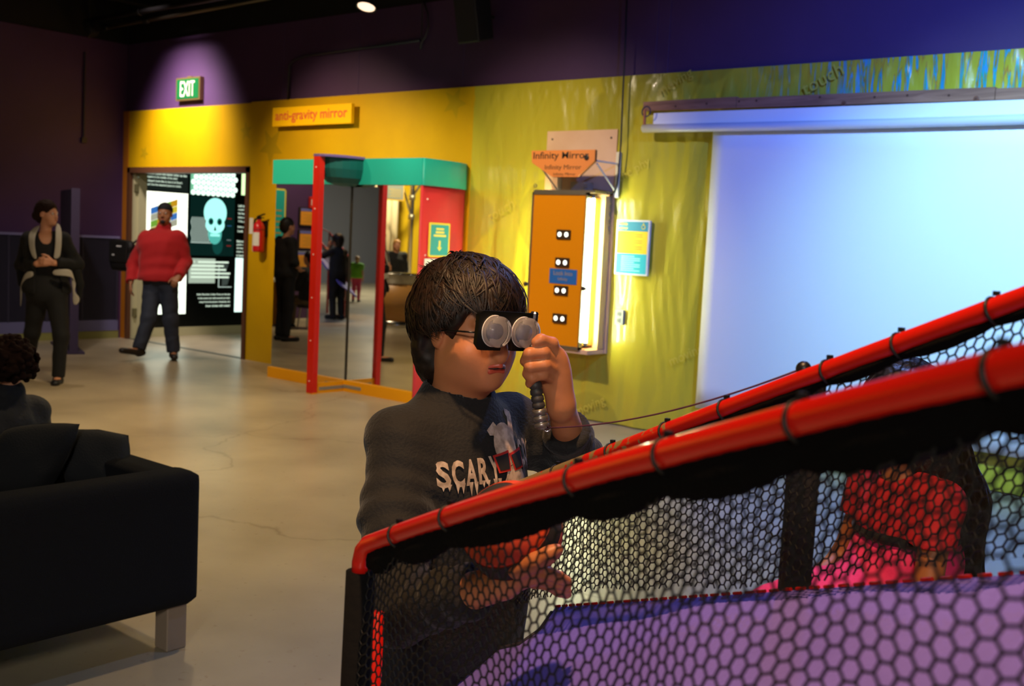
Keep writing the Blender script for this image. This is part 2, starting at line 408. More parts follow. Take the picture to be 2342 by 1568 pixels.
# ---- wrinkled shiny film, from the mirror to beyond the frame
mfilm = mat('yellow_film', '#b6ab30', .24, spec=.8, coat=.4); nt, b = nodes(mfilm)
tc = N(nt, 'ShaderNodeTexCoord'); mpg = N(nt, 'ShaderNodeMapping'); mpg.inputs['Scale'].default_value = (7, 1, 1.1)
nn = N(nt, 'ShaderNodeTexNoise', Scale=3.0, Detail=7.0, Roughness=.6); bp = N(nt, 'ShaderNodeBump', Strength=.3, Distance=.02)
nt.links.new(tc.outputs['Object'], mpg.inputs['Vector']); nt.links.new(mpg.outputs[0], nn.inputs['Vector']); nt.links.new(nn.outputs['Fac'], bp.inputs['Height']); nt.links.new(bp.outputs['Normal'], b.inputs['Normal'])
# iridescent sheen painted into the colour: blue, green and red streaks towards the right
sep = N(nt, 'ShaderNodeSeparateXYZ'); nt.links.new(tc.outputs['Object'], sep.inputs[0])
st = N(nt, 'ShaderNodeMapping'); st.inputs['Scale'].default_value = (9.5, 1, .8); st.inputs['Rotation'].default_value = (0, .18, 0)
sn = N(nt, 'ShaderNodeTexNoise', Scale=2.6, Detail=3.5, Roughness=.55, Distortion=.6)
nt.links.new(tc.outputs['Object'], st.inputs['Vector']); nt.links.new(st.outputs[0], sn.inputs['Vector'])
cr = N(nt, 'ShaderNodeValToRGB'); els = cr.color_ramp.elements
base = lin('#b6ab30')
els[0].position = .50; els[0].color = (*base, 1); els[1].position = .53; els[1].color = (.45, .18, .03, 1)
for p, c in ((.555, (.03, .38, .16)), (.59, (.04, .26, .6)), (.615, (.03, .36, .18)), (.64, (.3, .16, .04)), (.67, (*base,))):
    q = els.new(p); q.color = (*c, 1)
mk = N(nt, 'ShaderNodeMapRange'); mk.inputs[1].default_value = -4.3; mk.inputs[2].default_value = -3.2; nt.links.new(sep.outputs[0], mk.inputs[0])
mk2 = N(nt, 'ShaderNodeMapRange'); mk2.inputs[1].default_value = 2.45; mk2.inputs[2].default_value = 2.7; nt.links.new(sep.outputs[2], mk2.inputs[0])
mm = N(nt, 'ShaderNodeMath', operation='MULTIPLY'); nt.links.new(mk.outputs[0], mm.inputs[0]); nt.links.new(mk2.outputs[0], mm.inputs[1])
# faint darker shapes printed on the film
vor = N(nt, 'ShaderNodeTexVoronoi', Scale=1.05); nt.links.new(tc.outputs['Object'], vor.inputs['Vector'])
rp = N(nt, 'ShaderNodeValToRGB'); rp.color_ramp.interpolation = 'EASE'; rp.color_ramp.elements[0].position = .40; rp.color_ramp.elements[0].color = (*lin('#a29a2e'), 1); rp.color_ramp.elements[1].position = .43; rp.color_ramp.elements[1].color = (*base, 1)
nt.links.new(vor.outputs['Distance'], rp.inputs[0])
mx = N(nt, 'ShaderNodeMix', data_type='RGBA'); nt.links.new(mm.outputs[0], mx.inputs[0]); nt.links.new(rp.outputs[0], mx.inputs[6]); nt.links.new(sn.outputs['Fac'], cr.inputs[0]); nt.links.new(cr.outputs[0], mx.inputs[7]); nt.links.new(mx.outputs[2], b.inputs['Base Color'])
def film(x0, x1, step, name):
    nx = int((x1 - x0) / step) + 1; nz = int(2.93 / step) + 1
    X, Z = np.meshgrid(np.linspace(x0, x1, nx), np.linspace(0.01, 2.93, nz), indexing='ij')
    def vn(sx, sz, seed, skew=0.0):          # smooth value noise
        g = np.random.default_rng(seed).uniform(-1, 1, (400, 80)); a = (X + 8 + skew * (2.93 - Z)) * sx; c = Z * sz + 3
        i = np.floor(a).astype(int) % 399; j = np.floor(c).astype(int) % 79; u = a - np.floor(a); t = c - np.floor(c); u = u * u * (3 - 2 * u); t = t * t * (3 - 2 * t)
        return g[i, j] * (1 - u) * (1 - t) + g[i + 1, j] * u * (1 - t) + g[i, j + 1] * (1 - u) * t + g[i + 1, j + 1] * u * t
    d = .016 * vn(5.5, .5, 1) + .010 * vn(13, .9, 2, .1) + .0040 * vn(31, 2.0, 3, -.15) + .0008 * vn(64, 4.5, 8, .3)
    fan = np.exp(-(2.93 - Z) / .4); d += fan * (.012 * np.abs(vn(16, 1.2, 4, .5)) + .006 * vn(34, 2.5, 5, -.4)) + .0035 * np.abs(vn(22, 3.5, 6, .6)) * (vn(2.5, 1.2, 7) > .1)
    d *= np.clip((X + 7.05) * 3, 0.2, 1) * np.clip((2.93 - Z) * 12 + .15, 0, 1)
    Y = YW - .032 + d
    v = np.stack([X.ravel(), Y.ravel(), Z.ravel()], 1); i = np.arange(nx * nz).reshape(nx, nz)
    f = np.stack([i[:-1, :-1].ravel(), i[1:, :-1].ravel(), i[1:, 1:].ravel(), i[:-1, 1:].ravel()], 1)
    return mesh_obj(name, v, f, mfilm, wall_back, True)
film(-7.06, -1.4, .02, 'yellow_film'); film(-1.4, 5, .06, 'yellow_film')
# faint stars printed on the yellow panel
def star(c, R, rot, u=UX, w=UZ):
    return [(c[0] + (R if k % 2 == 0 else R * .42) * math.cos(rot + k * math.pi / 5), c[1] + (R if k % 2 == 0 else R * .42) * math.sin(rot + k * math.pi / 5)) for k in range(10)]
mst = mat('faint_print', '#b39206', .45)
for px, py, R in ((620, 335, .22), (563, 300, .12), (1040, 235, .16), (330, 350, .1)):
    c = onY(px, py, YW - .03); MB().prism(star((c[0], c[2]), R, .4 + px), (0, YW - .0305, 0), UX, UZ, NY, 0, .001).build('printed_star', mst, wall_back)
for px, py, s in ((1145, 480, 'touch'), (1545, 190, 'moving'), (1450, 390, 'the phy'), (1580, 810, 'moving o'), (1350, 930, 'moving'), (1880, 180, 'touch')):
    c = onY(px, py, YW - .062); text('printed_word', s, c, nrm(UX + .5 * UZ), nrm(UZ - .5 * UX), mat('faint_word', '#c0b23e', .4), wall_back, height=.1)

# doorway: brown frame, cream jamb
d1 = thing('door_1', '', '', (-11.75, YW, 0)); d1['kind'] = 'structure'
for k in ('label', 'category'):
    if k in d1: del d1[k]
fr = MB().box((-13.03, YW - .05, 0), (-12.97, YW + .14, 2.2)); fr.box((-10.52, YW - .05, 0), (-10.46, YW + .14, 2.2)).box((-13.03, YW - .05, 2.14), (-10.46, YW + .14, 2.21))
fr.build('door_frame', brown, d1)
MB().box((-12.97, YW + .0, 0), (-12.93, YW + .16, 2.14)).box((-12.93, YW + .05, 0), (-12.90, YW + .16, 2.14)).build('jamb', cream, d1)
MB().lathe([(0, 0), (.018, 0), (.018, .012), (0, .014)], (-12.9, YW + .04, 2.09), NY, 14).build('door_bumper', mat('pale_green_ring', '#cfe8cf', .4), d1)
for z in (.3, 1.1, 1.9): MB().box((-12.932, YW - .004, z), (-12.90, YW + .05, z + .1)).build('hinge', mat('hinge_metal', '#8f8a62', .4, .6), d1)

# left wall: rail, ribbed grille, skirting
rail = mat('violet_rail', '#7d77a0', .5)
struct(MB().box((-13.15, 4.6, 0), (-13.125, 7.64, .1)).build('baseboard_left', mat('olive_base', '#8d8a4c', .6)))
gr = thing('wall_grille', 'dark ribbed ventilation panel on the purple side wall', 'grille', (-13.12, 6.7, .25))
MB().box((-13.15, 5.7, .24), (-13.13, 7.62, 1.29)).build('backing', mat('grille_back', '#1d1b26', .7), gr)
slat_me = None
for k in range(42):
    z = .255 + k * .0245
    if slat_me is None:
        so = MB().box((-13.13, 5.72, z), (-13.118, 7.60, z + .012)).build('slat', mat('grille_slat', '#332f42', .6), gr); slat_me = so
    else:
        so = slat_me.copy(); COL.objects.link(so); so.location = (0, 0, k * .0245)
for y in (5.7, 6.18, 6.66, 7.12, 7.6): MB().box((-13.135, y, .24), (-13.112, y + .02, 1.29)).build('stile', mat('grille_slat', ''), gr)
MB().box((-13.15, 5.7, 1.29), (-13.105, 7.63, 1.32)).build('top_rail', rail, gr)
MB().box((-13.15, 5.7, .1), (-13.12, 7.63, .24)).build('plinth', mat('violet_plinth', '#6d6a92', .6), gr)
cn = thing('side_wall_conduit', 'thin dark conduit running down the purple side wall', 'conduit', (-13.13, 7.13, 2.5))
MB().tube([(-13.13, 7.13, 3.58), (-13.13, 7.13, 2.5)], .012).build('pipe', mat('dark_pipe', '#2a2230', .5), cn)
MB().box((-13.15, 7.10, 2.47), (-13.11, 7.16, 2.53)).build('end_fitting', mat('dark_pipe', ''), cn)

# freestanding dark partition behind the woman
pa, pb = V3(-11.67, 6.25, 0), V3(-12.8, 6.69, 0); dd = nrm(pb - pa); nn_ = V3(dd[1], -dd[0], 0)
pt = thing('partition_board', 'tall dark violet partition board standing behind the woman', 'partition', tuple((pa + pb) / 2))
MB().obox((pa + pb) / 2 + UZ * .93, dd, nn_, UZ, .6, .025, .92, .006).build('board', mat('dark_violet_board', '#2b2236', .6), pt)
MB().obox(pa + UZ * .93, dd, nn_, UZ, .012, .045, .925).build('edge_post', mat('dark_violet_edge', '#3b2f4a', .6), pt)
MB().obox((pa + pb) / 2 + UZ * .012, dd, nn_, UZ, .6, .12, .012).build('foot', mat('dark_violet_edge', ''), pt)

# ---- corridor beyond the doorway
XL = -13.1
corr = mat('corridor_paint', '#8f9a7a', .6)
struct(MB().box((XL - .12, YW + .12, 0), (XL - .02, 11.6, 2.9)).build('wall_corridor', corr))
struct(MB().box((XL - .1, 11.5, 0), (-8.9, 11.6, 2.9)).box((-9, YW + .12, 0), (-8.9, 11.6, 2.9)).build('wall_corridor_end', corr))
struct(MB().box((XL - .1, YW + .12, 2.9), (-8.9, 11.6, 3.0)).build('ceiling_corridor', corr))
struct(MB().box((XL - .02, YW + .12, 0), (XL + .015, 11.5, .12)).build('baseboard_corridor', cream))
struct(MB().box((-13.0, YW - .03, 0), (-10.5, YW + .04, .004)).build('trim_1', mat('threshold_metal', '#4d5148', .5, .4)))
lb = thing('lightbox_wall', 'wall of backlit optical illusion panels with skull seen through the doorway', 'light box', (XL, 9, .12))
MB().box((XL - .02, YW + .14, .12), (XL, 11.3, 2.75)).build('black_panel', mat('lightbox_black', '#08090a', .3), lb)
def emis(name, c='', s=0): return mat(name, '#101010', .3, emit=c or None, es=s)
E_white = emis('lit_white', '#f4ffe8', 1.9); E_pale = emis('lit_pale_green', '#d6ffe0', .9); E_text = emis('lit_text', '#e9ffe6', 1.0)
def panel(name, y0, y1, z0, z1, m, t=.006): return MB().box((XL - .001, y0, z0), (XL + t, y1, z1)).build(name, m, lb)
def lbtext(lines, y, z, h, dz, m=E_text, right=None, width=None):
    for i, s in enumerate(lines):
        v, f = text2d(s, .02); wd = width[i] if width else None
        o = text('lettering', s, V3(XL + .008, y, z - i * dz), UY, UZ, m, lb, height=h if not wd else None, width=wd, left=True, bold=.02)
        if right is not None:
            me = o.data; mxy = max(q.co.y for q in me.vertices) + ORG[o][1]
            for q in me.vertices: q.co.y += right - mxy
# text panel, top left
panel('text_panel', 7.88, 8.62, 1.95, 2.6, emis('lit_dim_grey', '#3b4a44', .18))
lbtext(["Is the square in the top of", "this Rubik's Cube the same color as the", "yellow square in the middle of the side?", "It sure doesn't look like it, but it is! Don't", "believe us? Use the attached piece to check."], 7.90, 2.20, .033, .05)
# cube panel
mcube = emis('lit_cube', '#fdffe9', 1.9); nt, b = nodes(mcube)
tc = N(nt, 'ShaderNodeTexCoord'); wv = N(nt, 'ShaderNodeTexVoronoi', Scale=42.0); nt.links.new(tc.outputs['Object'], wv.inputs['Vector'])
rr = N(nt, 'ShaderNodeValToRGB'); rr.color_ramp.elements[0].position = .15; rr.color_ramp.elements[0].color = (.55, .62, .5, 1); rr.color_ramp.elements[1].position = .4; rr.color_ramp.elements[1].color = (*lin('#fdffe9'), 1)
nt.links.new(wv.outputs['Distance'], rr.inputs[0]); nt.links.new(rr.outputs[0], b.inputs['Emission Color'])
panel('cube_panel', 7.88, 8.62, 1.02, 1.93, mcube)
panel('white_panel', 7.88, 8.62, .30, 1.0, E_white)
cc_ = ['#d8a21e', '#3f7fd0', '#7fb63c', '#e8d23a', '#b9b9a0']
for i in range(4):
    for j in range(4):
        y = 8.06 + i * .1; z = 1.36 + j * .088 + i * .035; k = (i * 3 + j * 2) % 5
        MB().prism([(0, 0), (.1, .035), (.1, .12), (0, .085)], (XL + .007, y, z), UY, UZ, UX, 0, .002).build('cube_facet', emis('lit_facet_%d' % k, cc_[k], .8), lb)
# scale pattern, top middle
msc = emis('lit_scales', '#e8fff0', 1.6); panel('scale_panel', 8.66, 9.38, 1.93, 2.6, emis('lit_green_dim', '#8fe8b8', .7))
for r in range(9):
    for q in range(9):
        MB().lathe([(.038, 0), (.036, .004), (0, .005)], (XL + .006 + .0005 * r, 8.70 + q * .08 + (.04 if r % 2 else 0), 1.96 + r * .07), UX, 8).build('scale', msc, lb)
# skull panel
panel('skull_panel', 8.66, 9.38, 1.10, 1.91, emis('lit_dark_teal', '#0c3833', .35))
cy_ = emis('lit_cyan', '#a9fff2', 1.25); cy2 = emis('lit_cyan_dim', '#2fa394', .55); dk = emis('lit_dark', '#0b3d3a', .3)
def oval(name, y, z, ry, rz, m, t, n=26, half=None):
    p = [(ry * math.cos(2 * math.pi * i / n), rz * math.sin(2 * math.pi * i / n)) for i in range(n)]
    return MB().prism(p, (XL + t, y, z), UY, UZ, UX, 0, .002).build(name, m, lb)
sy = 9.06
oval('skull_neck', sy + .05, 1.25, .085, .13, emis('lit_neck', '#17685f', .4), .0065); oval('skull_jaw', sy, 1.41, .112, .15, emis('lit_jaw', '#5fd0c0', .8), .007); oval('skull_cheek', sy, 1.53, .155, .12, cy_, .0075); oval('skull_cranium', sy, 1.70, .185, .2, cy_, .008)
for s in (-1, 1): oval('eye_socket', sy + s * .07, 1.575, .042, .05, cy2, .0105); oval('eye_socket', sy + s * .07, 1.572, .028, .032, dk, .0125)
MB().prism([(-.022, 0), (.022, 0), (0, .07)], (XL + .0105, sy, 1.45), UY, UZ, UX, 0, .002).build('nose_hole', dk, lb)
for i in range(6): MB().box((XL + .0105, sy - .075 + i * .026, 1.37), (XL + .012, sy - .055 + i * .026, 1.405)).build('tooth', cy_, lb)
for i in range(11):
    z = 1.62 - i * .001; pts = []
    y = 8.69 + i * .033
    p = [(y + .011 * math.sin(j * 1.15), 1.29 + j * .028) for j in range(13)]
    v = [(a - .007, c) for a, c in p] + [(a + .007, c) for a, c in reversed(p)]
    if y < sy - .08: MB().prism(v, (XL + .0065, 0, 0), UY, UZ, UX, 0, .001).build('wavy_line', emis('lit_wave', '#cfe6d8', .7), lb)
MB().box((XL + .0062, 8.68, 1.272), (XL + .008, 9.0, 1.286)).build('wave_bar', emis('lit_wave', ''), lb)
for z, c in ((1.62, '#c03030'), (1.24, '#c03030'), (1.52, '#3a78b0'), (1.32, '#9aa')): 
    MB().box((XL + .0065, 9.26, z), (XL + .008, 9.33, z + .012)).build('caption_bar', emis('lit_cap' + c[1:], c if len(c) > 4 else '#99aaaa', .5), lb)
# lower middle panel
panel('block_panel', 8.66, 9.08, .72, 1.06, emis('lit_grey_block', '#b9cbb6', .8))
lbtext(['Left:'], 8.69, 1.0, .03, .052)
tl = MB()
for i, (a0, a1) in enumerate(((8.80, 9.30), (8.69, 9.22), (8.69, 9.26), (8.69, 9.33), (8.69, 9.31))): tl.box((XL + .006, a0, 1.0 - i * .052), (XL + .008, a1, 1.024 - i * .052))
tl.build('text_lines', E_text, lb)
MB().box((XL, 9.14, .66), (XL + .005, 9.36, .672)).box((XL, 9.14, .66), (XL + .005, 9.152, .98)).build('picture_outline', emis('lit_wave', ''), lb)
MB().prism([(0, 0), (.09, .02), (.13, .14), (.06, .2), (.1, .3), (0, .32)], (XL + .001, 9.2, .68), UY, UZ, UX, 0, .004).build('face_outline', emis('lit_face', '#54615a', .5), lb)
lbtext(['Right: Revolving circles. Focus on the dot', 'in the center and walk towards (or back', 'away from) the picture. Amazingly, the', 'inner circles will rotate!'], 8.69, .545, .031, .052, right=9.34)
# right column
panel('green_panel', 9.49, 10.2, 1.97, 2.6, emis('lit_lime', '#d9ffb8', 1.5))
lbtext(['Left is', 'couple?', 'Flip flop', 'Safety of', 'Y10s, ar'], 9.44, 1.80, .032, .055); lbtext(['Right: a', 'Look'], 9.44, 1.50, .032, .055); lbtext(['Below:', 'puzzle c', 'did they', 'image so', 'is bent'], 9.43, 1.30, .032, .05)
panel('blue_white_panel', 9.42, 10.2, .31, 1.08, emis('lit_aqua', '#dffff4', 1.5))

# ---- ceiling pipes and black joists
for i, (y, r) in enumerate(((7.2, .03), (5.4, .05))):
    p = thing('ceiling_pipe', ['thin dark pipe under the ceiling along the long wall', 'thick dark pipe under the ceiling above the sofa side'][i], 'pipe', (-10, y, 3.98))
    MB().tube([(-13.1, y, 3.98 + .12 * i), (4, y, 3.98 + .12 * i)], r, 12).build('pipe', mat('black_pipe', '#1c1a1c', .45), p, True)
    for x in (-12, -10, -8): MB().torus((x, y, 3.98 + .12 * i), UX, r + .004, .012, 14, 6).build('collar', mat('black_pipe', ''), p, True)
a, c = onZ(165, 78, 3.9), onZ(620, -5, 3.98)
p = thing('lit_conduit', 'slanting bare conduit under the dark ceiling catching warm light', 'conduit', tuple(a))
MB().tube([a, (a + c) / 2, c], .022, 10).build('pipe', mat('bare_conduit', '#6b6256', .35, .7), p, True)
for t in (.2, .42): q = a + (c - a) * t; MB().lathe([(.03, -.05), (.036, -.04), (.036, .04), (.03, .05)], q, c - a, 12).build('coupling', mat('black_pipe', ''), p, True)
for i, x in enumerate((-12.6, -11.2, -9.8)):
    p = thing('ceiling_joist', ['black ceiling joist nearest the corner of the room', 'black ceiling joist above the doorway', 'black ceiling joist above the sign and mirror'][i], 'joist', (x, 5, 4.3))
    MB().box((x - .05, -2, 4.2), (x + .05, YW, 4.5)).build('web', mat('joist_black', '#141214', .7), p); MB().box((x - .09, -2, 4.18), (x + .09, YW, 4.21)).build('flange', mat('joist_black', ''), p)
q = onZ(205, 62, 3.85)
p = thing('black_spotlight', 'black unlit track spotlight hanging by the ceiling pipes at left', 'spotlight', tuple(q))
MB().lathe([(.03, -.1), (.07, -.06), (.075, .1), (.06, .11), (.055, .09)], q, (.4, .3, -.8), 16).build('housing', black, p, True)
MB().tube([q + V3(0, 0, .05), q + V3(0, 0, .5)], .012).build('stem', black, p)
# ================================================================ things on the long wall
# lit track spotlight near the top edge
c = onY(838, 14, 6.25); ax = nrm(V3(.12, -.30, -.9))
p = thing('track_spotlight', 'lit round track spotlight hanging at the top of the purple wall', 'spotlight', tuple(c))
MB().lathe([(.03, -.17), (.05, -.15), (.055, -.05), (.085, .0), (.085, .012), (.078, .012), (.074, .0), (.04, -.05)], c, ax, 24).build('housing', mat('lamp_black', '#161416', .4), p, True)
MB().lathe([(0, -.004), (.072, -.002), (.072, .009), (0, .014)], c, ax, 24).build('lens', mat('lamp_glow', '#ffe8d0', .3, emit='#ffd9b8', es=1.6), p, True)
MB().tube([c - ax * .1, c - ax * .12 + UZ * .9], .01).build('stem', black, p)
# exit sign
p = thing('exit_sign', 'green EXIT sign with white letters on the purple wall', 'sign', (-11.7, YW, 3.02))
MB().box((-11.95, YW - .055, 3.0), (-11.45, YW, 3.27)).build('frame', mat('brass_frame', '#a8925a', .35, .8), p)
MB().box((-11.925, YW - .06, 3.02), (-11.475, YW - .05, 3.25)).build('face', mat('exit_green', '#07592a', .4), p)
text('lettering', 'EXIT', V3(-11.7, YW - .062, 3.135), UX, UZ, mat('exit_white', '#d8d0b8', .4, emit='#fff2c8', es=.05), p, width=.30, height=.18)
MB().box((-11.74, YW - .04, 3.27), (-11.66, YW, 3.285)).build('bracket', mat('brass_frame', ''), p)
# anti-gravity mirror name board
p = thing('anti_gravity_sign', 'long yellow board lettered anti-gravity mirror high on the yellow wall', 'sign', (-9.3, YW - .1, 2.63))
MB().box((-9.95, YW - .13, 2.63), (-8.66, YW - .09, 2.83)).build('board', mat('sign_yellow', '#ffc400', .4), p)
text('lettering', 'anti-gravity mirror', V3(-9.31, YW - .132, 2.725), UX, UZ, mat('sign_coral', '#de5236', .5), p, width=1.18, height=.13, bold=.012)
for x in (-9.7, -8.9): MB().box((x, YW - .1, 2.7), (x + .03, YW, 2.76)).build('bracket', mat('sign_bracket', '#7a5a10', .5), p)
# conduits on the purple wall
dk_pipe = mat('dark_pipe', '')
p = thing('wall_conduit', 'dark conduit bending above the anti-gravity sign on the purple wall', 'conduit', (-9.7, YW, 2.93))
pts = [onY(658, 228, YW - .03), onY(662, 150, YW - .03), onY(672, 138, YW - .03), onY(700, 128, YW - .03), onY(960, 92, YW - .03)]
MB().tube(pts, .013).build('pipe', dk_pipe, p, True)
for q in pts[1:4:2]: MB().torus(q, pts[1] - pts[0], .014, .005, 10, 6).build('strap', dk_pipe, p, True)
p = thing('hanging_wire', 'looped dark wire at the top of the purple wall left of the speaker', 'wire', (-7.6, YW, 3.3))
pts = [onY(x, y, YW - .03) for x, y in ((968, 0), (978, 30), (980, 60), (972, 85), (964, 95), (962, 112))]
MB().tube(pts, .009).build('wire', dk_pipe, p, True); MB().tube([onY(966, 5, YW - .03), onY(964, 95, YW - .03)], .007).build('drop_wire', dk_pipe, p)
# dark loudspeaker
s0 = onY(1083, 40, 7.45)
p = thing('wall_speaker', 'dark loudspeaker tilted high on the purple wall', 'speaker', tuple(s0))
ax_, ay_, az_ = nrm(V3(1, 0, .0)), nrm(V3(0, -1, -.3)), nrm(V3(.06, -.3, 1))
MB().obox(s0, ax_, ay_, az_, .13, .11, .21, .012).build('cabinet', mat('speaker_black', '#120e16', .6), p)
MB().obox(s0 + ay_ * .112, ax_, ay_, az_, .115, .004, .19).build('grille', mat('speaker_grille', '#1c1720', .9), p)
MB().tube([s0 - ay_ * .1, V3(s0[0], YW, s0[2] + .05)], .015).build('bracket', black, p)
# fire extinguisher
p = thing('fire_extinguisher', 'red fire extinguisher with white tag on the yellow wall by the doorway', 'extinguisher', (-10.15, YW - .13, 1.25))
e0 = V3(-10.15, YW - .12, 1.25)
MB().lathe([(.055, 0), (.065, .012), (.066, .03), (.066, .28), (.058, .31), (.035, .335), (.022, .345), (.022, .365)], e0, UZ, 24).build('cylinder', mat('extinguisher_red', '#c3161c', .3, coat=.4), p, True)
MB().box(tuple(e0 + V3(-.02, -.02, .36)), tuple(e0 + V3(.02, .02, .395))).build('valve', mat('lamp_black', ''), p)
MB().obox(e0 + V3(.035, 0, .41), nrm(V3(1, 0, .25)), UY, nrm(V3(-.25, 0, 1)), .06, .012, .006).build('handle', mat('lamp_black', ''), p)
MB().obox(e0 + V3(.03, 0, .385), nrm(V3(1, 0, -.05)), UY, UZ, .05, .01, .005).build('lever', mat('lamp_black', ''), p)
MB().tube([e0 + V3(-.02, 0, .375), e0 + V3(-.06, -.01, .36), e0 + V3(-.08, -.01, .28), e0 + V3(-.076, -.01, .12)], .011).build('hose', black, p, True)
MB().box(tuple(e0 + V3(-.075, -.075, .2)), tuple(e0 + V3(-.01, -.07, .375))).build('inspection_tag', mat('tag_white', '#d9d9d2', .6), p)
lb_ = MB()
for i in range(7):
    a0 = math.radians(-150 + i * 17); a1 = math.radians(-150 + (i + 1) * 17)
    q = [e0 + V3(.0672 * math.cos(a), .0672 * math.sin(a), z) for a in (a0, a1) for z in (.07, .22)]
    lb_.add(q, [(0, 2, 3, 1)])
lb_.build('label_sticker', mat('tag_white', ''), p)
MB().torus(e0 + UZ * .25, UZ, .067, .004, 20, 6).build('strap', mat('lamp_black', ''), p); MB().box((-10.2, YW - .06, 1.42), (-10.1, YW - .03, 1.6)).build('wall_bracket', mat('lamp_black', ''), p)

# ================================================================ anti-gravity mirror exhibit
YM = 7.03
teal = mat('teal_laminate', '#1fa596', .38); red_l = mat('red_laminate', '#c8343a', .35); red_post = mat('red_post', '#d61c10', .32)
yboard = mat('yellow_board', '#eda200', .4, bump=(30, .05)); mirror = mat('mirror_glass', '#dfe0da', .012, 1.0)
dark_red = mat('dark_red_edge', '#4a0d10', .4)
ex = thing('mirror_exhibit', 'large anti-gravity mirror with teal header, red end and yellow base board', 'mirror', (-8.0, 7.3, 0))
MB().box((-9.12, YM, .09), (-7.0, YM + .012, 1.97)).build('mirror', mirror, ex)
MB().box((-9.12, YM + .012, 0), (-7.05, YM + .05, 2.2)).build('backing_board', mat('plywood', '#c9a076', .6), ex)
MB().box((-9.14, YM - .03, 0), (-7.0, YM + .0, .105)).build('base_board', yboard, ex)
curve = [(-7.0, YM - .035), (-6.995, YM + .05), (-6.995, 7.2), (-7.005, 7.35), (-7.03, 7.5), (-7.07, 7.62), (-7.12, YW - .03)]
def strip(z0, z1, pts, name, m, t=.0):
    v = [(x, y, z0) for x, y in pts] + [(x, y, z1) for x, y in pts] + [(x - .02, y + .0, z0) for x, y in pts] + [(x - .02, y, z1) for x, y in pts]; n = len(pts); f = []
    for i in range(n - 1): f += [(i, i + 1, n + i + 1, n + i), (2 * n + i + 1, 2 * n + i, 3 * n + i, 3 * n + i + 1), (n + i, n + i + 1, 3 * n + i + 1, 3 * n + i)]
    f += [(0, n, 3 * n, 2 * n), (n - 1, 3 * n - 1, 4 * n - 1, 2 * n - 1)]
    return mesh_obj(name, v, f, m, ex, True)
def densify(pts, k=4):
    p = np.array(pts); t = np.arange(len(p)); tt = np.linspace(0, len(p) - 1, (len(p) - 1) * k + 1)
    return [tuple(np.interp(x, t, p[:, i]) for i in (0, 1)) for x in tt]
strip(0.0, 1.97, [(x, y) for x, y in densify(curve)], 'red_side_panel', red_l); strip(1.97, 2.21, [(x + .012, y) for x, y in densify(curve)], 'header_end', teal)
MB().box((-9.13, YM - .04, 1.97), (-7.0, YM - .01, 2.21)).build('header', teal, ex); MB().prism([(-9.13, YM - .01)] + [(x, y) for x, y in curve] + [(-9.13, YW - .04)], (0, 0, 2.195), UX, UY, UZ, 0, .01).build('header_top', teal, ex)
for z in (.3, .9, 1.35, 1.85): MB().sphere((-6.992, YM + .03, z), .008, 8, 6).build('screw', mat('screw_white', '#e6d9d0', .4), ex)
# the mirror fin standing out at a right angle, with its red post
XF = -7.98
fin = MB().box((XF - .012, 6.66, .1), (XF + .012, YM, 1.97)).build('fin_mirror', mirror, ex)
MB().box((XF - .045, 6.60, .01), (XF + .04, 6.66, 2.2)).build('red_post', red_post, ex)
MB().box((XF - .046, 6.602, 0), (XF + .041, 6.658, .012)).build('post_foot', yboard, ex)
MB().box((XF - .02, 6.66, .0), (XF + .02, YM - .03, .1)).build('fin_base_board', yboard, ex)
MB().box((XF + .02, 6.70, .03), (XF + .0225, YM - .03, .06)).build('tape_strip', mat('silver_tape', '#8a867a', .4), ex)
MB().box((XF + .02, YM - .0335, .035), (XF + .27, YM - .03, .065)).build('tape_strip', mat('silver_tape', ''), ex)
MB().box((XF + .012, YM - .008, .1), (XF + .022, YM + .001, 1.97)).build('joint_strip', mat('bronze_strip', '#3a3428', .4, .6), ex)
for z in (.12, .5, .9, 1.3, 1.72, 2.1): MB().sphere((XF - .005, 6.599, z), .007, 8, 6).build('screw', mat('screw_white', ''), ex)
n = 14; bowl = []; 
for lvl, (z, s) in enumerate(((2.2, 1.0), (2.1, 1.0), (2.02, .9), (1.97, .7), (1.95, .4))):
    bowl.append([(XF + .2 * s * math.cos(a), YM - .035 - .325 * s * math.sin(a) if True else 0, z) for a in np.linspace(0, math.pi, n)])
v = [p_ for r_ in bowl for p_ in r_]; f = [(i * n + k, i * n + k + 1, (i + 1) * n + k + 1, (i + 1) * n + k) for i in range(4) for k in range(n - 1)] + [tuple(4 * n + k for k in range(n)), tuple(range(n))[::-1]]
mesh_obj('canopy', v, f, mat('dark_teal', '#0e5a58', .4), ex)
MB().prism([(XF + .215 * math.cos(a), YM - .035 - .40 * math.sin(a)) for a in np.linspace(0, math.pi, n)], (0, 0, 2.2), UX, UY, UZ, 0, .022).build('canopy_lid', mat('lavender_lid', '#6a5a9a', .4), ex)
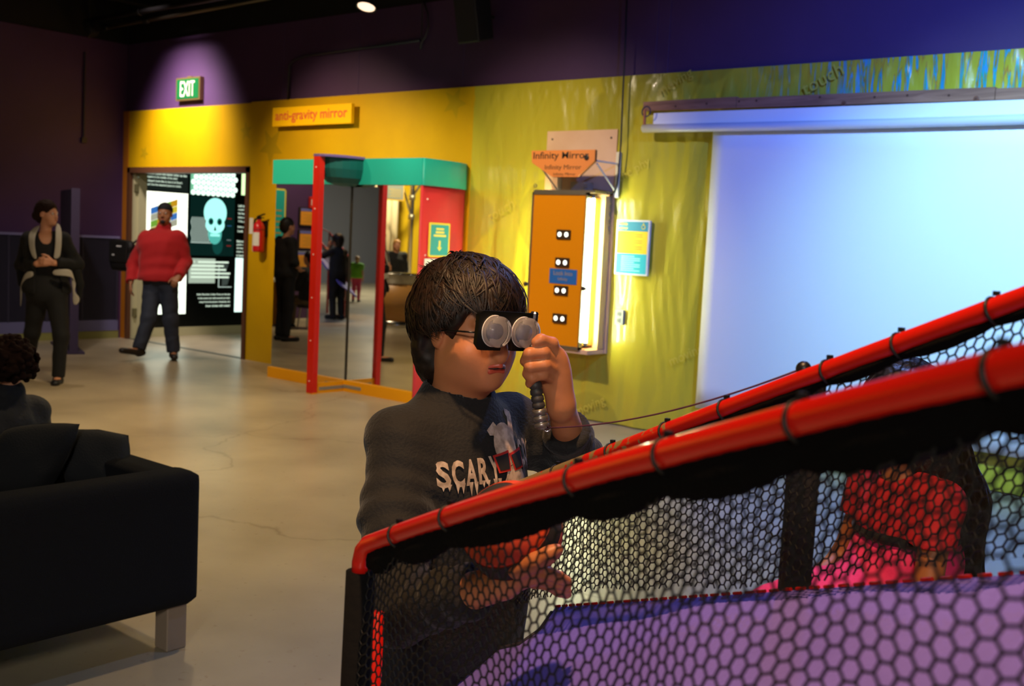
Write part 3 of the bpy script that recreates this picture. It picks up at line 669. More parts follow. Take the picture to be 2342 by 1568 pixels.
# notice and paper on the red end
def plate(p, o, u, w, n_, wd, ht, m, name='board', t=.008, r=.008): return MB().prism(rrect(wd, ht, r, 3), o, u, w, n_, 0, t).build(name, m, p)
o = V3(-6.985, 7.22, 1.49); nn2 = UX; uu = UY
p = thing('balance_notice', 'small teal notice with yellow border and arrow on the red end', 'sign', tuple(o))
plate(p, o, uu, UZ, nn2, .27, .31, mat('notice_yellow', '#e0c93a', .5), 'border'); plate(p, o + nn2 * .006, uu, UZ, nn2, .23, .275, mat('notice_teal', '#1596a0', .5), 'face', .004)
for i, wd in enumerate((.1, .11, .16)): MB().prism(rrect(wd, .018, .004, 2), o + nn2 * .011 + UZ * (.1 - .03 * i), uu, UZ, nn2, 0, .001).build('text_line', mat('notice_text', '#e8d860', .5), p)
MB().prism([(-.012, .05), (.012, .05), (.012, -.01), (.03, -.01), (0, -.045), (-.03, -.01), (-.012, -.01)], o + nn2 * .011 - UZ * .055, uu, UZ, nn2, 0, .001).build('arrow', mat('notice_text', ''), p)
o = V3(-6.985, 7.13, 1.18)
p = tag(MB().prism(rrect(.17, .28, .002, 2), o, uu, UZ, UX, 0, .003).build('white_paper', mat('paper_white', '#e4e4e0', .6), None, origin=tuple(o)), 'white sheet of paper taped to the red end of the mirror', 'paper')

# ================================================================ infinity mirror
inf = thing('infinity_mirror', 'orange infinity mirror cabinet with peepholes and glowing side tubes', 'cabinet', (-5.78, 7.6, .6))
ply = mat('pale_plywood', '#d8b48c', .6, bump=(20, .08), var=(3, '#c9a078', .25)); orange = mat('orange_laminate', '#d88400', .35)
alu = mat('aluminium', '#9a9486', .35, .9)
MB().box((-6.14, 7.66, .6), (-5.39, 7.69, 2.49)).build('back_board', ply, inf)
for x in (-6.08, -5.45):
    for z in (1.95, 2.42): MB().sphere((x, 7.658, z), .009, 8, 6).build('screw', mat('lamp_black', ''), inf)
MB().box((-5.99, 7.44, .66), (-5.52, 7.66, 1.91)).build('body', mat('cabinet_ochre', '#c79a3e', .5), inf)
MB().box((-5.445, 7.57, .64), (-5.41, 7.66, 1.93)).build('side_board', mat('side_ochre', '#c9a870', .6), inf)
MB().box((-6.05, 7.41, .655), (-5.49, 7.44, 1.925)).build('front_panel', orange, inf)
fr = MB().box((-6.065, 7.40, .63), (-6.05, 7.445, 1.945)).box((-5.49, 7.40, .63), (-5.478, 7.445, 1.945)).box((-6.065, 7.40, 1.925), (-5.478, 7.445, 1.945)).box((-6.065, 7.40, .63), (-5.478, 7.445, .655)); fr.build('front_frame', alu, inf)
MB().box((-6.05, 7.40, 1.945), (-5.4, 7.66, 1.965)).build('top_plate', alu, inf); MB().box((-6.0, 7.42, .6), (-5.4, 7.66, .635)).build('bottom_tray', ply, inf)
glow = mat('tube_glow', '#ffffff', .3, emit='#f0ffd0', es=95)
for x in (-6.03, -5.463):
    tb = MB().tube([(x, 7.47, .68), (x, 7.47, 1.9)], .0135, 12).build('fluorescent_tube', glow, inf, True)
    for z in (.665, 1.9): MB().lathe([(.02, 0), (.02, .03)], (x, 7.47, z), UZ, 12).build('end_cap', alu, tb)
for px, py in ((1290, 536), (1287, 600), (1284, 664), (1281, 728)):
    q = onY(px, py, 7.41)
    pl = MB().prism(rrect(.145, .08, .006, 2), q, UX, UZ, NY, 0, .014).build('peephole_plate', mat('dark_brown_plate', '#35200f', .45), inf)
    for s in (-1, 1):
        MB().lathe([(0, .0145), (.021, .0145), (.021, .016), (0, .017)], q + UX * .036 * s, NY, 16).build('peephole', mat('peep_glow', '#ffffff', .3, emit='#fbffe2', es=1.6), pl)
        MB().torus(q + UX * .036 * s + NY * .015, NY, .023, .003, 16, 6).build('rim', mat('lamp_black', ''), pl)
q = onY(1288, 632, 7.41)
pl = MB().prism(rrect(.29, .125, .003, 2), q, UX, UZ, NY, 0, .005).build('name_label', mat('label_blue', '#1f5f9c', .45), inf)
for i, s in enumerate(('Look Into', 'Infinity')): text('lettering', s, q + NY * .006 + UZ * (.027 - .052 * i), UX, UZ, mat('label_amber', '#a08a60', .5), pl, height=.036)
for x in (-6.085, -5.455):
    kb = MB().lathe([(.008, 0), (.008, .03), (.018, .032), (.02, .05), (0, .055)], (x, 7.44, 1.15), NY, 12).build('knob', mat('lamp_black', ''), inf, True)
MB().box((-5.71, 7.47, 1.965), (-5.57, 7.6, 2.04)).build('junction_box', mat('junction_grey', '#a39a86', .5, .4), inf)
for x in (-6.06, -5.52): MB().torus((x, 7.43, 2.0), UY, .014, .004, 12, 6).build('hook', alu, inf)
# shaped name board in front, on white brackets
sg = thing('infinity_sign', 'funnel shaped orange board lettered Infinity Mirror three times', 'sign', (-5.7, 7.3, 2.05))
YS = 7.3; zc = 0
poly = [(-6.0, 2.285), (-5.335, 2.285), (-5.335, 2.195), (-5.50, 2.065), (-5.765, 2.065), (-5.99, 2.185)]
bd = MB().prism(poly[::-1], (0, YS, 0), UX, UZ, NY, 0, .018).build('board', mat('sign_tan_orange', '#d9823a', .5), sg)
MB().prism([(x + .004, z - .003) for x, z in poly][::-1], (0, YS + .001, 0), UX, UZ, UY, 0, .006).build('board_back', mat('sign_back', '#6b3f1c', .6), sg)
dkt = mat('dark_letters', '#2e2416', .5)
text('lettering', 'Infinity Mirror', V3(-5.685, YS - .0195, 2.235), UX, UZ, dkt, bd, width=.58, height=.075, bold=.01)
text('lettering', 'Infinity Mirror', V3(-5.655, YS - .0195, 2.14), UX, UZ, dkt, bd, width=.38, height=.05); text('lettering', 'Infinity Mirror', V3(-5.635, YS - .0195, 2.085), UX, UZ, dkt, bd, width=.23, height=.03)
q = V3(-5.415, YS - .02, 2.222); MB().lathe([(0, 0), (.022, 0), (.022, .006), (.012, .008), (0, .002)], q, NY, 16).build('letter_disc', mat('lamp_black', ''), sg)
wm = mat('white_bracket', '#dcd9cc', .45)
for x in (-5.97, -5.36):
    MB().tube([(x, YS + .01, 2.2), (x, 7.66, 2.2)], .008).build('arm', wm, sg); MB().tube([(x, YS + .05, 2.18), (x, 7.62, 1.98)], .008).build('brace', wm, sg)
    MB().box((x - .02, 7.645, 1.92), (x + .02, 7.66, 2.3)).build('wall_strip', wm, sg)
# black cable from the ceiling to the junction box
p = thing('black_cable', 'thin black power cable hanging from the ceiling to the infinity mirror', 'cable', (-5.35, 7.6, 2.0))
pts = [V3(-5.36, 7.6, 4.4), onY(1430, 100, 7.6), onY(1424, 230, 7.6), onY(1420, 330, 7.6), onY(1412, 420, 7.6), onY(1405, 440, 7.6), onY(1385, 444, 7.58), onY(1345, 440, 7.55)]
MB().tube(pts, .007, 8).build('cable', mat('cable_black', '#0a0a0a', .5), p, True)
q = V3(-5.39, 7.55, 1.985); MB().lathe([(.012, 0), (.016, .02), (.016, .05), (.01, .06)], onY(1335, 440, 7.55), (-1, 0, 0), 10).build('plug', mat('cable_black', ''), p, True)
p = thing('chain', 'short bead chain hanging beside the orange cabinet', 'chain', (-5.38, 7.63, 1.6))
for i in range(11): MB().torus((-5.405, 7.645, 1.93 - i * .03), (1, 0, 0) if i % 2 else (0, 1, 0), .012, .0035, 10, 5).build('chain_link', alu, p)
# instruction board
q = onY(1446, 566, 7.64)
p = thing('infinity_instructions', 'teal and yellow instruction board right of the infinity mirror', 'sign', tuple(q))
MB().prism(rrect(.325, .455, .004, 2), q, UX, UZ, NY, -.02, .006).build('board', mat('board_white', '#d6d8d4', .5), p)
for nme, z0, z1, c in (('title_band', .135, .215, '#1f7f9c'), ('yellow_field', -.05, .135, '#e8bd1c'), ('blue_field', -.215, -.05, '#12a6b4')):
    MB().box((q[0] - .15, q[1] - .0085, q[2] + z0), (q[0] + .15, q[1] - .006, q[2] + z1)).build(nme, mat('brd_' + nme, c, .5), p)
text('lettering', 'Infinity', q + V3(-.135, -.0095, .178), UX, UZ, mat('title_yellow', '#e3cf2a', .5), p, height=.03, left=True, bold=.02); text('lettering', 'mirror', q + V3(-.135, -.0095, .148), UX, UZ, mat('title_yellow', ''), p, height=.022, left=True, bold=.02)
tl = MB(); t2 = MB()
for i in range(9): tl.box((q[0] - .1, q[1] - .0092, q[2] + .105 - i * .017), (q[0] + (.1 if i % 3 != 2 else .03), q[1] - .0085, q[2] + .111 - i * .017))
for i in range(8): t2.box((q[0] - .1, q[1] - .0092, q[2] - .075 - i * .017), (q[0] + (.09 if i % 3 else .03), q[1] - .0085, q[2] - .069 - i * .017))
tl.build('text_lines', mat('line_ochre', '#a8862a', .6), p); t2.build('text_lines', mat('line_pale', '#9fd8dc', .6), p)
MB().torus(q + V3(.105, -.0095, .172), UY, .017, .003, 14, 5).build('flame_mark', mat('title_yellow', ''), p); MB().prism([(-.006, 0), (.006, 0), (0, .03)], q + V3(.105, -.009, .187), UX, UZ, NY, 0, .001).build('flame_tip', mat('title_yellow', ''), p)
# power outlet
q = onY(1417, 725, 7.66)
p = thing('power_outlet', 'grey double power outlet on the yellow film wall', 'outlet', tuple(q))
MB().prism(rrect(.08, .125, .008, 3), q, UX, UZ, NY, -.02, .008).build('plate', mat('outlet_grey', '#8f9490', .5), p)
for s in (-1, 1):
    so = MB().prism(rrect(.04, .038, .012, 4), q + UZ * .028 * s, UX, UZ, NY, .008, .011).build('socket', mat('outlet_dark', '#6c706e', .5), p)
    for x in (-.008, .008): MB().box(tuple(q + V3(x - .002, -.0125, .028 * s - .008)), tuple(q + V3(x + .002, -.011, .028 * s + .008))).build('slot', black, so)

# ================================================================ white screen with beam and roller
sc = thing('projection_screen', 'large white screen hung on the wall glowing blue and cyan', 'screen', (-2, 7.6, .27))
mscr = mat('screen_white', '#e8e8ea', .55, bump=(2, .02))
v = []; f = []; nx, nz = 60, 12
for i in range(nx + 1):
    for j in range(nz + 1):
        x = -4.44 + i * 6.0 / nx; z = .27 + j * 2.2 / nz; v.append((x, 7.6 + .006 * math.sin(x * 2.2) * (1 - j / nz), z))
f = [(i * (nz + 1) + j, (i + 1) * (nz + 1) + j, (i + 1) * (nz + 1) + j + 1, i * (nz + 1) + j + 1) for i in range(nx) for j in range(nz)]
sh = mesh_obj('screen_sheet', v, f, mscr, sc, True); sm = sh.modifiers.new('t', 'SOLIDIFY'); sm.thickness = .004; sm.offset = 1
MB().box((-3.5, 7.5985, .3), (-3.4965, 7.6, 1.9)).build('seam', mat('screen_seam', '#bfc2cc', .6), sc)
pp = MB(); prof = [(0.03 * math.cos(a), .03 * math.sin(a)) for a in np.linspace(0, 2 * math.pi, 14)[:-1]]
roll = [V3(-5.06 + i * .36, 7.55, 2.475 - .02 * math.sin(math.pi * min(i, 10) / 14)) for i in range(19)]
MB().tube(roll, .034, 16).build('roller', mat('roller_vinyl', '#c9cbd6', .3, coat=.3), sc, True)
MB().prism([(-5.0, 2.60), (1.5, 2.57), (1.5, 2.46), (-5.0, 2.47)][::-1], (0, 7.6, 0), UX, UZ, NY, -.004, .004).build('top_sheet', mscr, sc)
hook = MB().torus(onY(1478, 255, 7.53), UY, .04, .006, 16, 6).build('hanging_ring', mat('ring_blue', '#3a3a5a', .4, .6), sc)
MB().tube([onY(1475, 250, 7.53), onY(1474, 285, 7.54)], .012).build('strap', mat('strap_tan', '#a8643a', .6), sc)
wood = mat('pine_beam', '#c08a66', .55, bump=(18, .1)); nt, b = nodes(wood)
tc = N(nt, 'ShaderNodeTexCoord'); mp_ = N(nt, 'ShaderNodeMapping'); mp_.inputs['Scale'].default_value = (1.2, 8, 14); wn = N(nt, 'ShaderNodeTexNoise', Scale=2.0, Detail=4.0, Distortion=1.2); wr = N(nt, 'ShaderNodeValToRGB')
wr.color_ramp.elements[0].position = .35; wr.color_ramp.elements[0].color = (*lin('#7d5440'), 1); wr.color_ramp.elements[1].position = .65; wr.color_ramp.elements[1].color = (*lin('#9a6c54'), 1)
nt.links.new(tc.outputs['Object'], mp_.inputs[0]); nt.links.new(mp_.outputs[0], wn.inputs['Vector']); nt.links.new(wn.outputs['Fac'], wr.inputs[0]); nt.links.new(wr.outputs[0], b.inputs['Base Color'])
bm_ = thing('wooden_beam', 'long pine beam fixed above the white screen', 'beam', (-3.5, 7.6, 2.6))
zb = lambda x: 2.625 - .012 * (x + 5.1)
def plank(x0, x1, name='plank'):
    q = [(x0, zb(x0)), (x1, zb(x1)), (x1, zb(x1) + .085), (x0, zb(x0) + .07 + .005 * min(1, x0 + 5.1))]
    return MB().prism(q, (0, 7.66, 0), UX, UZ, NY, 0, .06).build(name, wood, bm_)
plank(-5.11, -4.26); plank(-4.255, -2.36); plank(-2.355, 1.5)
for px, py in ((1616, 237), (1690, 232), (1730, 230), (1875, 222), (1930, 238), (2000, 222), (2075, 218), (2232, 226), (2170, 218), (1545, 243)):
    q = onY(px, py, 7.6); MB().lathe([(0, 0), (.009, 0), (.007, .003), (0, .003)], q, NY, 8).build('nail', mat('knot_dark', '#4a2a1c', .6), bm_)
for px, py in ((1930, 237), (2233, 226)):
    q = onY(px, py, 7.599); MB().lathe([(0, 0), (.02, 0), (.016, .0015), (0, .002)], q, NY, 12).build('knot', mat('knot_brown', '#6d3f2a', .6), bm_)
# ================================================================ people: shared pieces
def axes(f, u=None):
    f = nrm(f); u = UZ if u is None else nrm(u); l = nrm(np.cross(u, f)); return l, f, np.cross(f, l)
def head_shape(S, c, f, s=1.0, u=None, cheek=.03, beard=False):
    l, f, u = axes(f, u); Q = lambda x, y, z: c + (l * x + f * y + u * z) * s
    A = (l, f, u); E = lambda x, y, z, a, b, d, k=.02, op='add': S.ell(Q(x, y, z), (a * s, b * s, d * s), A, k * s, op)
    E(0, -.012, .03, .076, .096, .09); E(0, .02, -.04, .06, .07, .07, .03); E(0, .045, -.078, .036, .036, .034, .03)
    for q in (-1, 1):
        E(q * .036, .045, -.038, cheek, cheek, cheek * .95, .025)
        S.cap(Q(q * .012, .087, .022), Q(q * .045, .072, .02), .008 * s, .006 * s, .012 * s)
        E(q * .031, .092, .004, .015, .011, .009, .012, 'sub')
        E(q * .031, .080, .003, .0135, .0125, .010, .003)
        E(q * .077, -.008, -.006, .008, .019, .031, .008); E(q * .083, -.004, -.002, .005, .011, .020, .004, 'sub')
        E(q * .011, .096, -.033, .008, .010, .007, .008); E(q * .0075, .103, -.0385, .0035, .004, .003, .003, 'sub')
    S.cap(Q(0, .086, .012), Q(0, .104, -.026), .007 * s, .010 * s, .014 * s)
    S.cap(Q(-.018, .080, -.056), Q(0, .090, -.053), .005 * s, .006 * s, .008 * s); S.cap(Q(.018, .080, -.056), Q(0, .090, -.053), .005 * s, .006 * s, .008 * s)
    S.cap(Q(-.014, .080, -.067), Q(.014, .080, -.067), .0065 * s, None, .007 * s); E(0, .09, -.0605, .02, .008, .0016, .003, 'sub')
    S.ell(Q(0, .068, -.094), (.02 * s, .018 * s, .015 * s), A, .02 * s)
    return Q
def eyes(Q, parent, s=1.0, iris='#2a1a10'):
    for q in (-1, 1):
        MB().sphere(Q(q * .031, .0815, .004), .0115 * s, 14, 10).build('eye', mat('eye_white', '#cfc8c0', .25), parent, True)
        c = Q(q * .031, .0915, .004); MB().lathe([(0, .003 * s), (.0045 * s, .0022 * s), (.006 * s, 0)], c, Q(0, 1, 0) - Q(0, 0, 0), 12).build('iris', mat('iris_' + iris[1:], iris, .2), parent, True)
def lips(Q, parent, m, s=1.0):
    S = Shape(); S.cap(Q(-.02, .081, -.058), Q(0, .0925, -.0545), .0035 * s, .0055 * s, .006 * s); S.cap(Q(.02, .081, -.058), Q(0, .0925, -.0545), .0035 * s, .0055 * s, .006 * s)
    S.cap(Q(-.014, .0825, -.067), Q(.014, .0825, -.067), .0062 * s, None, .005 * s); blob('lips', S, .0016 * s, m, parent)
def hand_shape(S, wr, d, palm, thumb, s=1.0, curl=.35, k=.007):
    """wr wrist, d finger direction, palm = way the palm faces, thumb = thumb side"""
    d = nrm(d); t = nrm(thumb - d * (thumb @ d)); n = nrm(palm - d * (palm @ d) - t * (palm @ t))
    kn = []
    for off, ln in ((.027, .070), (.009, .079), (-.009, .073), (-.025, .057)):
        a = wr + d * .085 * s + t * off * s; S.cap(wr + t * off * .5 * s, a, .015 * s, .0115 * s, k * 1.6, (n, 1.05))
        p = a; dd = d; r = .0092 * s
        for i, q in enumerate((.45, .31, .26)):
            an = curl * (1.0, 1.3, .9)[i]; dd = nrm(dd * math.cos(an) + n * math.sin(an) - dd * 0); n2 = nrm(n - dd * (n @ dd))
            e = p + dd * ln * q * s; S.cap(p, e, r, r * .9, k * .5); p = e; r *= .9
    b = wr + d * .025 * s + t * .022 * s; c1 = b + (d * .035 + t * .030 + n * .012) * s; c2 = c1 + (d * .030 + t * .010 + n * .012) * s; c3 = c2 + (d * .022 + n * .008) * s
    S.chain([b, c1, c2, c3], [.014 * s, .0115 * s, .0098 * s, .008 * s], k)
class Fig: pass
def standing(base, f, H, lean=0.0):
    J = Fig(); J.H = H; f = nrm(f); l = np.cross(UZ, f); J.f, J.l = f, l; b = np.asarray(base, float); J.b = b; J.hf = f; J.hu = UZ; g = H / 1.75; J.s = g
    P = lambda x, y, z: b + l * x * g + f * (y + lean * z) * g + UZ * z * g
    J.P = P; J.pel = P(0, 0, .95); J.chest = P(0, .0, 1.27); J.neck = P(0, -.01, 1.46); J.head = P(0, .02, 1.64)
    for q, nme in ((1, 'L'), (-1, 'R')):
        setattr(J, 'sh' + nme, P(q * .175, -.01, 1.42)); setattr(J, 'el' + nme, P(q * .225, -.03, 1.12)); setattr(J, 'wr' + nme, P(q * .235, .06, .88))
        setattr(J, 'hip' + nme, P(q * .09, 0, .92)); setattr(J, 'kn' + nme, P(q * .10, .015, .50)); setattr(J, 'an' + nme, P(q * .105, -.02, .085)); setattr(J, 'toe' + nme, P(q * .125, .15, .035))
        setattr(J, 'hd' + nme, -UZ + .2 * f); setattr(J, 'pd' + nme, -q * l * .6 + f * 0); setattr(J, 'th' + nme, f); setattr(J, 'cu' + nme, .3)
    return J
def body_shape(J, bulk=1.0, skip_legs=False):
    S = Shape(); g = J.s; l, f = J.l, J.f; A = (l, f, UZ)
    S.ell(J.chest, (.155 * g * bulk, .105 * g * bulk, .2 * g), A, .04); S.ell((J.chest + J.pel) / 2, (.145 * g * bulk, .10 * g * bulk, .17 * g), A, .04); S.ell(J.pel, (.16 * g * bulk, .11 * g * bulk, .12 * g), A, .04)
    S.cap(J.shL, J.shR, .055 * g, None, .04); S.cap(J.neck - UZ * .03 * g, J.head - UZ * .04 * g - nrm(J.hf) * .01 * g, .054 * g, .05 * g, .03)
    for n in 'LR':
        S.chain([getattr(J, 'sh' + n), getattr(J, 'el' + n), getattr(J, 'wr' + n)], [.05 * g * bulk, .04 * g * bulk, .027 * g], .02)
        hand_shape(S, getattr(J, 'wr' + n), getattr(J, 'hd' + n), getattr(J, 'pd' + n), getattr(J, 'th' + n), g, getattr(J, 'cu' + n))
        if not skip_legs:
            S.chain([getattr(J, 'hip' + n), getattr(J, 'kn' + n), getattr(J, 'an' + n)], [.085 * g, .055 * g, .038 * g], .03); S.cap(getattr(J, 'an' + n) - UZ * .03 * g, getattr(J, 'toe' + n), .036 * g, .03 * g, .03)
    return S
def cloth_top(J, bulk=1.0, sleeve=1.0, hem=.0, loose=.0, flare=1.0, neck_cut=True):
    S = Shape(); g = J.s; l, f = J.l, J.f; A = (l, f, UZ); t = .016 + loose
    S.ell(J.chest, (.158 * g * bulk + t, .108 * g * bulk + t, .205 * g), A, .05); S.ell((J.chest + J.pel) / 2, (.15 * g * bulk + t, .105 * g * bulk + t, .2 * g), A, .05); S.ell(J.pel + UZ * .03 * g, (.16 * g * bulk * flare + t, .115 * g * bulk * flare + t, .14 * g), A, .05)
    S.cap(J.shL, J.shR, .062 * g + t * .5, None, .05)
    for n in 'LR':
        a, b, c = (getattr(J, k + n) for k in ('sh', 'el', 'wr')); m = .058 * g * bulk ** .5 + loose * .7
        if sleeve > .5: e = b + (c - b) * min(1, (sleeve - .5) * 2); S.chain([a, b, e], [m, m * .86, m * .66], .025); S.cut(e, e - b, .075 * g)
        else: e = a + (b - a) * sleeve * 2; S.chain([a, e], [m, m * .95], .025); S.cut(e, e - a, .08 * g)
    S.cut(J.pel + UZ * (hem - .03) * g, -UZ, .34 * g)
    if neck_cut: S.cap(J.neck - UZ * .02 * g, J.head, .062 * g, None, .01, None, 'sub')
    return S
def cloth_pants(J, wide=1.0, bulk=1.0):
    S = Shape(); g = J.s; A = (J.l, J.f, UZ); S.ell(J.pel, (.168 * g * bulk, .12 * g * bulk, .14 * g), A, .04)
    for n in 'LR':
        a, b, c = (getattr(J, k + n) for k in ('hip', 'kn', 'an')); S.chain([a, b, c], [.098 * g * bulk ** .5, .07 * g * wide, .058 * g * wide], .035); S.cut(c - UZ * .005 * g, c - b, .1 * g)
    return S
def shoes(J, m, parent, sole=None):
    g = J.s
    for n in 'LR':
        a, t = getattr(J, 'an' + n), getattr(J, 'toe' + n); d = nrm(t - a + UZ * (a[2] - t[2])); w = a - UZ * .045 * g
        S = Shape(); S.cap(w - d * .035 * g, t, .046 * g, .04 * g, .02, (UZ, 1.25)); S.cap(a, w, .046 * g, .044 * g, .02)
        z0 = min(w[2], t[2]) - .036 * g; S.cut(V3(w[0], w[1], 0) + UZ * (z0 + .004) if abs(w[2] - t[2]) < .03 else w - UZ * 5, -UZ, .3 * g); blob('shoe', S, .008, m, parent)
skin_w = mat('skin_light', '#c98d6c', .5, sss=.08, bump=(120, .04)); skin_t = mat('skin_tan', '#a5704c', .5, sss=.08, bump=(120, .04))
lip_m = mat('lip_red', '#b0483e', .35); fab_black = mat('black_cotton', '#0d0c0d', .85, bump=(140, .25), sheen=.08)
def simple_hair(name, c, f, s, m, parent, length=.0, back=.0, u=None, lift=.0):
    l, f, u = axes(f, u); Q = lambda x, y, z: c + (l * x + f * y + u * z) * s; S = Shape()
    S.ell(Q(0, -.02, .043), ((.086 + lift) * s, (.102 + lift) * s, (.092 + lift) * s), (l, f, u), .02 * s)
    S.ell(Q(0, -.06, -.01), ((.08 + lift) * s, (.065 + lift) * s, (.085 + lift) * s), (l, f, u), .03 * s)
    if length: S.chain([Q(0, -.07, -.02), Q(0, -.085, -.1), Q(0, -.08 - back, -length)], [.075 * s, .07 * s, .045 * s], .04 * s, (f, 1.35))
    S.ell(Q(0, .085, -.02), (.064 * s, .075 * s, .072 * s), (l, f, u), .02 * s, 'sub')
    for q in (-1, 1): S.ell(Q(q * .085, .02, -.03), (.03 * s, .045 * s, .055 * s), (l, f, u), .012 * s, 'sub')
    return blob(name, S, .006 * max(s, .8), m, parent, folds(.0022, 140, 3))

# ================================================================ the boy with the viewer
DB = 1.95
def ang(a): a = math.radians(a); return RH * math.sin(a) - FH * math.cos(a)
hf = nrm(ang(41) + UZ * -.04); tf = ang(44); tl_ = np.cross(UZ, tf)
HC = at(1076, 752, DB)
neck = at(1042, 925, 1.985); nb = V3(neck[0], neck[1], 0)
boy = thing('person', 'boy in black printed sweatshirt looking through a handheld prism viewer', 'person', (nb[0], nb[1], 0))
skin_b = mat('skin_boy', '#c07a50', .46, sss=.1, bump=(160, .03))
G = .86; B = Shape(); A = (tl_, tf, UZ)
BP = lambda x, y, z: nb + tl_ * x + tf * y + UZ * z
QH = head_shape(B, HC, hf, .885, cheek=.037)
B.ell(QH(0, .099, -.043), (.013, .011, .010), axes(hf), .01); B.ell(QH(0, .015, -.075), (.058, .055, .036), axes(hf), .03)
B.cap(neck - UZ * .05, HC - UZ * .05 - hf * .015, .052, .049, .03)
shR = BP(-.128, -.0, 1.165); shL = BP(.135, .0, 1.175)
B.ell(BP(0, 0, 1.08), (.135, .095, .15), A, .04); B.ell(BP(0, 0, .92), (.135, .1, .13), A, .04); B.ell(BP(0, -.005, .79), (.14, .1, .1), A, .04); B.cap(shL, shR, .045, None, .04)
elR, wrR = at(912, 1395, 1.77), at(1150, 1332, 1.60); elL, wrL = at(1318, 1062, 2.1), at(1283, 925, 1.935)
B.chain([shR, elR, wrR], [.045, .038, .025], .02); B.chain([shL, elL, wrL], [.045, .036, .0235], .02)
for q in (-1, 1): B.chain([BP(q * .075, 0, .78), BP(q * .085, .01, .43), BP(q * .085, -.02, .08)], [.08, .052, .035], .03); B.cap(BP(q * .085, -.03, .045), BP(q * .1, .13, .035), .034, .028, .02)
# left hand round the handle
WL = at
fing = [[(1275, 818, 1.905), (1263, 784, 1.882), (1237, 776, 1.868), (1226, 782, 1.866)], [(1279, 834, 1.912), (1243, 805, 1.872), (1210, 808, 1.866), (1200, 826, 1.878)],
        [(1280, 852, 1.917), (1246, 834, 1.874), (1213, 838, 1.868), (1205, 855, 1.88)], [(1276, 870, 1.921), (1243, 856, 1.882), (1217, 863, 1.876), (1211, 877, 1.887)]]
for i, fg in enumerate(fing):
    pts = [WL(*q) for q in fg]; r = (.0098, .0100, .0098, .0088)[i]; B.chain(pts, [r * 1.2, r * 1.05, r, r * .88], .004)
    B.cap(pts[0], wrL + UZ * .012 * (1.5 - i) * .4, .0165, .02, .012)
B.chain([WL(1268, 900, 1.925), WL(1248, 872, 1.925), WL(1228, 845, 1.915), WL(1218, 822, 1.908)], [.016, .0125, .0105, .009], .01)
# right hand under the ball
B.cap(wrR, at(1215, 1306, 1.575), .024, .026, .015, (UZ, 1.3)); B.chain([at(1185, 1300, 1.55), at(1225, 1285, 1.535), at(1255, 1268, 1.53), at(1274, 1257, 1.53)], [.016, .0125, .0105, .009], .01)
for i, (y0, y1, dz) in enumerate(((1304, 1326, 0), (1312, 1338, .02), (1320, 1348, .04), (1328, 1356, .055))):
    B.chain([at(1220, y0, 1.56 + dz * .8), at(1252, y0 + 6, 1.545 + dz), at(1278, y1 - 6, 1.55 + dz), at(1296, y1 + 2, 1.56 + dz)], [.0115, .0096, .0088, .0075], .004)
blob('body', B, .0034, skin_b, boy)
eyes(QH, boy, .885); lips(lambda x, y, z: QH(x * 1.15, y + .0045, z - .004), boy, mat('lip_boy', '#c0503a', .35), 1.0)
MB().tube([QH(-.026, .0855, -.0655), QH(-.012, .0985, -.0645), QH(0, .1015, -.063), QH(.012, .0985, -.0645), QH(.026, .0855, -.0655)], [.0006, .0016, .0019, .0016, .0006], 6).build('mouth_line', mat('mouth_dark', '#2a0d08', .6), boy, True)
for q in (-1, 1):
    S = Shape(); S.chain([QH(q * .012, .094, .026), QH(q * .032, .092, .031), QH(q * .05, .078, .026)], [.0028, .0036, .002], .002); blob('eyebrow', S, .0016, mat('hair_black', '#120c09', .45), boy)
# sweatshirt
W_ = Shape()
W_.ell(BP(0, .005, 1.075), (.150, .118, .155), A, .05); W_.ell(BP(0, .01, .94), (.162, .128, .16), A, .05); W_.ell(BP(0, 0, .82), (.168, .125, .12), A, .05); W_.cap(shL + UZ * .004, shR + UZ * .004, .052, None, .05)
W_.cap(neck - UZ * .045, neck + UZ * .012, .085, .068, .035)
def part_way(a, b, t): return a + (b - a) * t
cufR = part_way(elR, wrR, .74); cufL = part_way(elL, wrL, .62)
W_.chain([shR, part_way(shR, elR, .5) + RH * -.006, elR, cufR], [.054, .054, .053, .041], .03); W_.chain([shL, elL, cufL], [.054, .051, .042], .025)
W_.cut(cufR, cufR - elR, .08); W_.cut(cufL, cufL - elL, .075); W_.cut(BP(0, 0, .74), -UZ, .4)
W_.cap(neck + UZ * .0, HC, .058, .06, .006, None, 'sub')
def sleeve_folds(v):
    o = folds(.0026, 38, 5)(v)
    for a, b, ph in ((shR, elR, 0), (elR, cufR, 1), (elL, cufL, 2), (shL, elL, 3)):
        d = nrm(b - a); t = (v - a) @ d; near = np.exp(-(((v - a) - t[:, None] * d) ** 2).sum(1) / .0075) * ((t > -.02) & (t < np.linalg.norm(b - a) + .02))
        o = o + near * .0042 * np.sin(t * 150 + 1.6 * np.sin((v @ V3(21, 13, 17))) + ph) * np.clip(t / .12, .25, 1)
    return o
sv, sf = W_.build(.0042, sleeve_folds)
mshirt = mat('sweatshirt_black', '#121010', .82, bump=(160, .3), sheen=.1)
shirt = mesh_obj('sweatshirt', sv, sf, mshirt, boy, True)
S = Shape(); cl = axes(nrm(UZ + tf * -.0), tf)
col = MB(); cpts = []
for i in range(25):
    a = 2 * math.pi * i / 24; cpts.append(neck + UZ * (.004 - .010 * math.cos(a)) + tl_ * .064 * math.sin(a) + tf * .062 * math.cos(a))
MB().tube(cpts, .009, 8, False).build('collar', mat('collar_black', '#0c0b0b', .9), shirt, True)
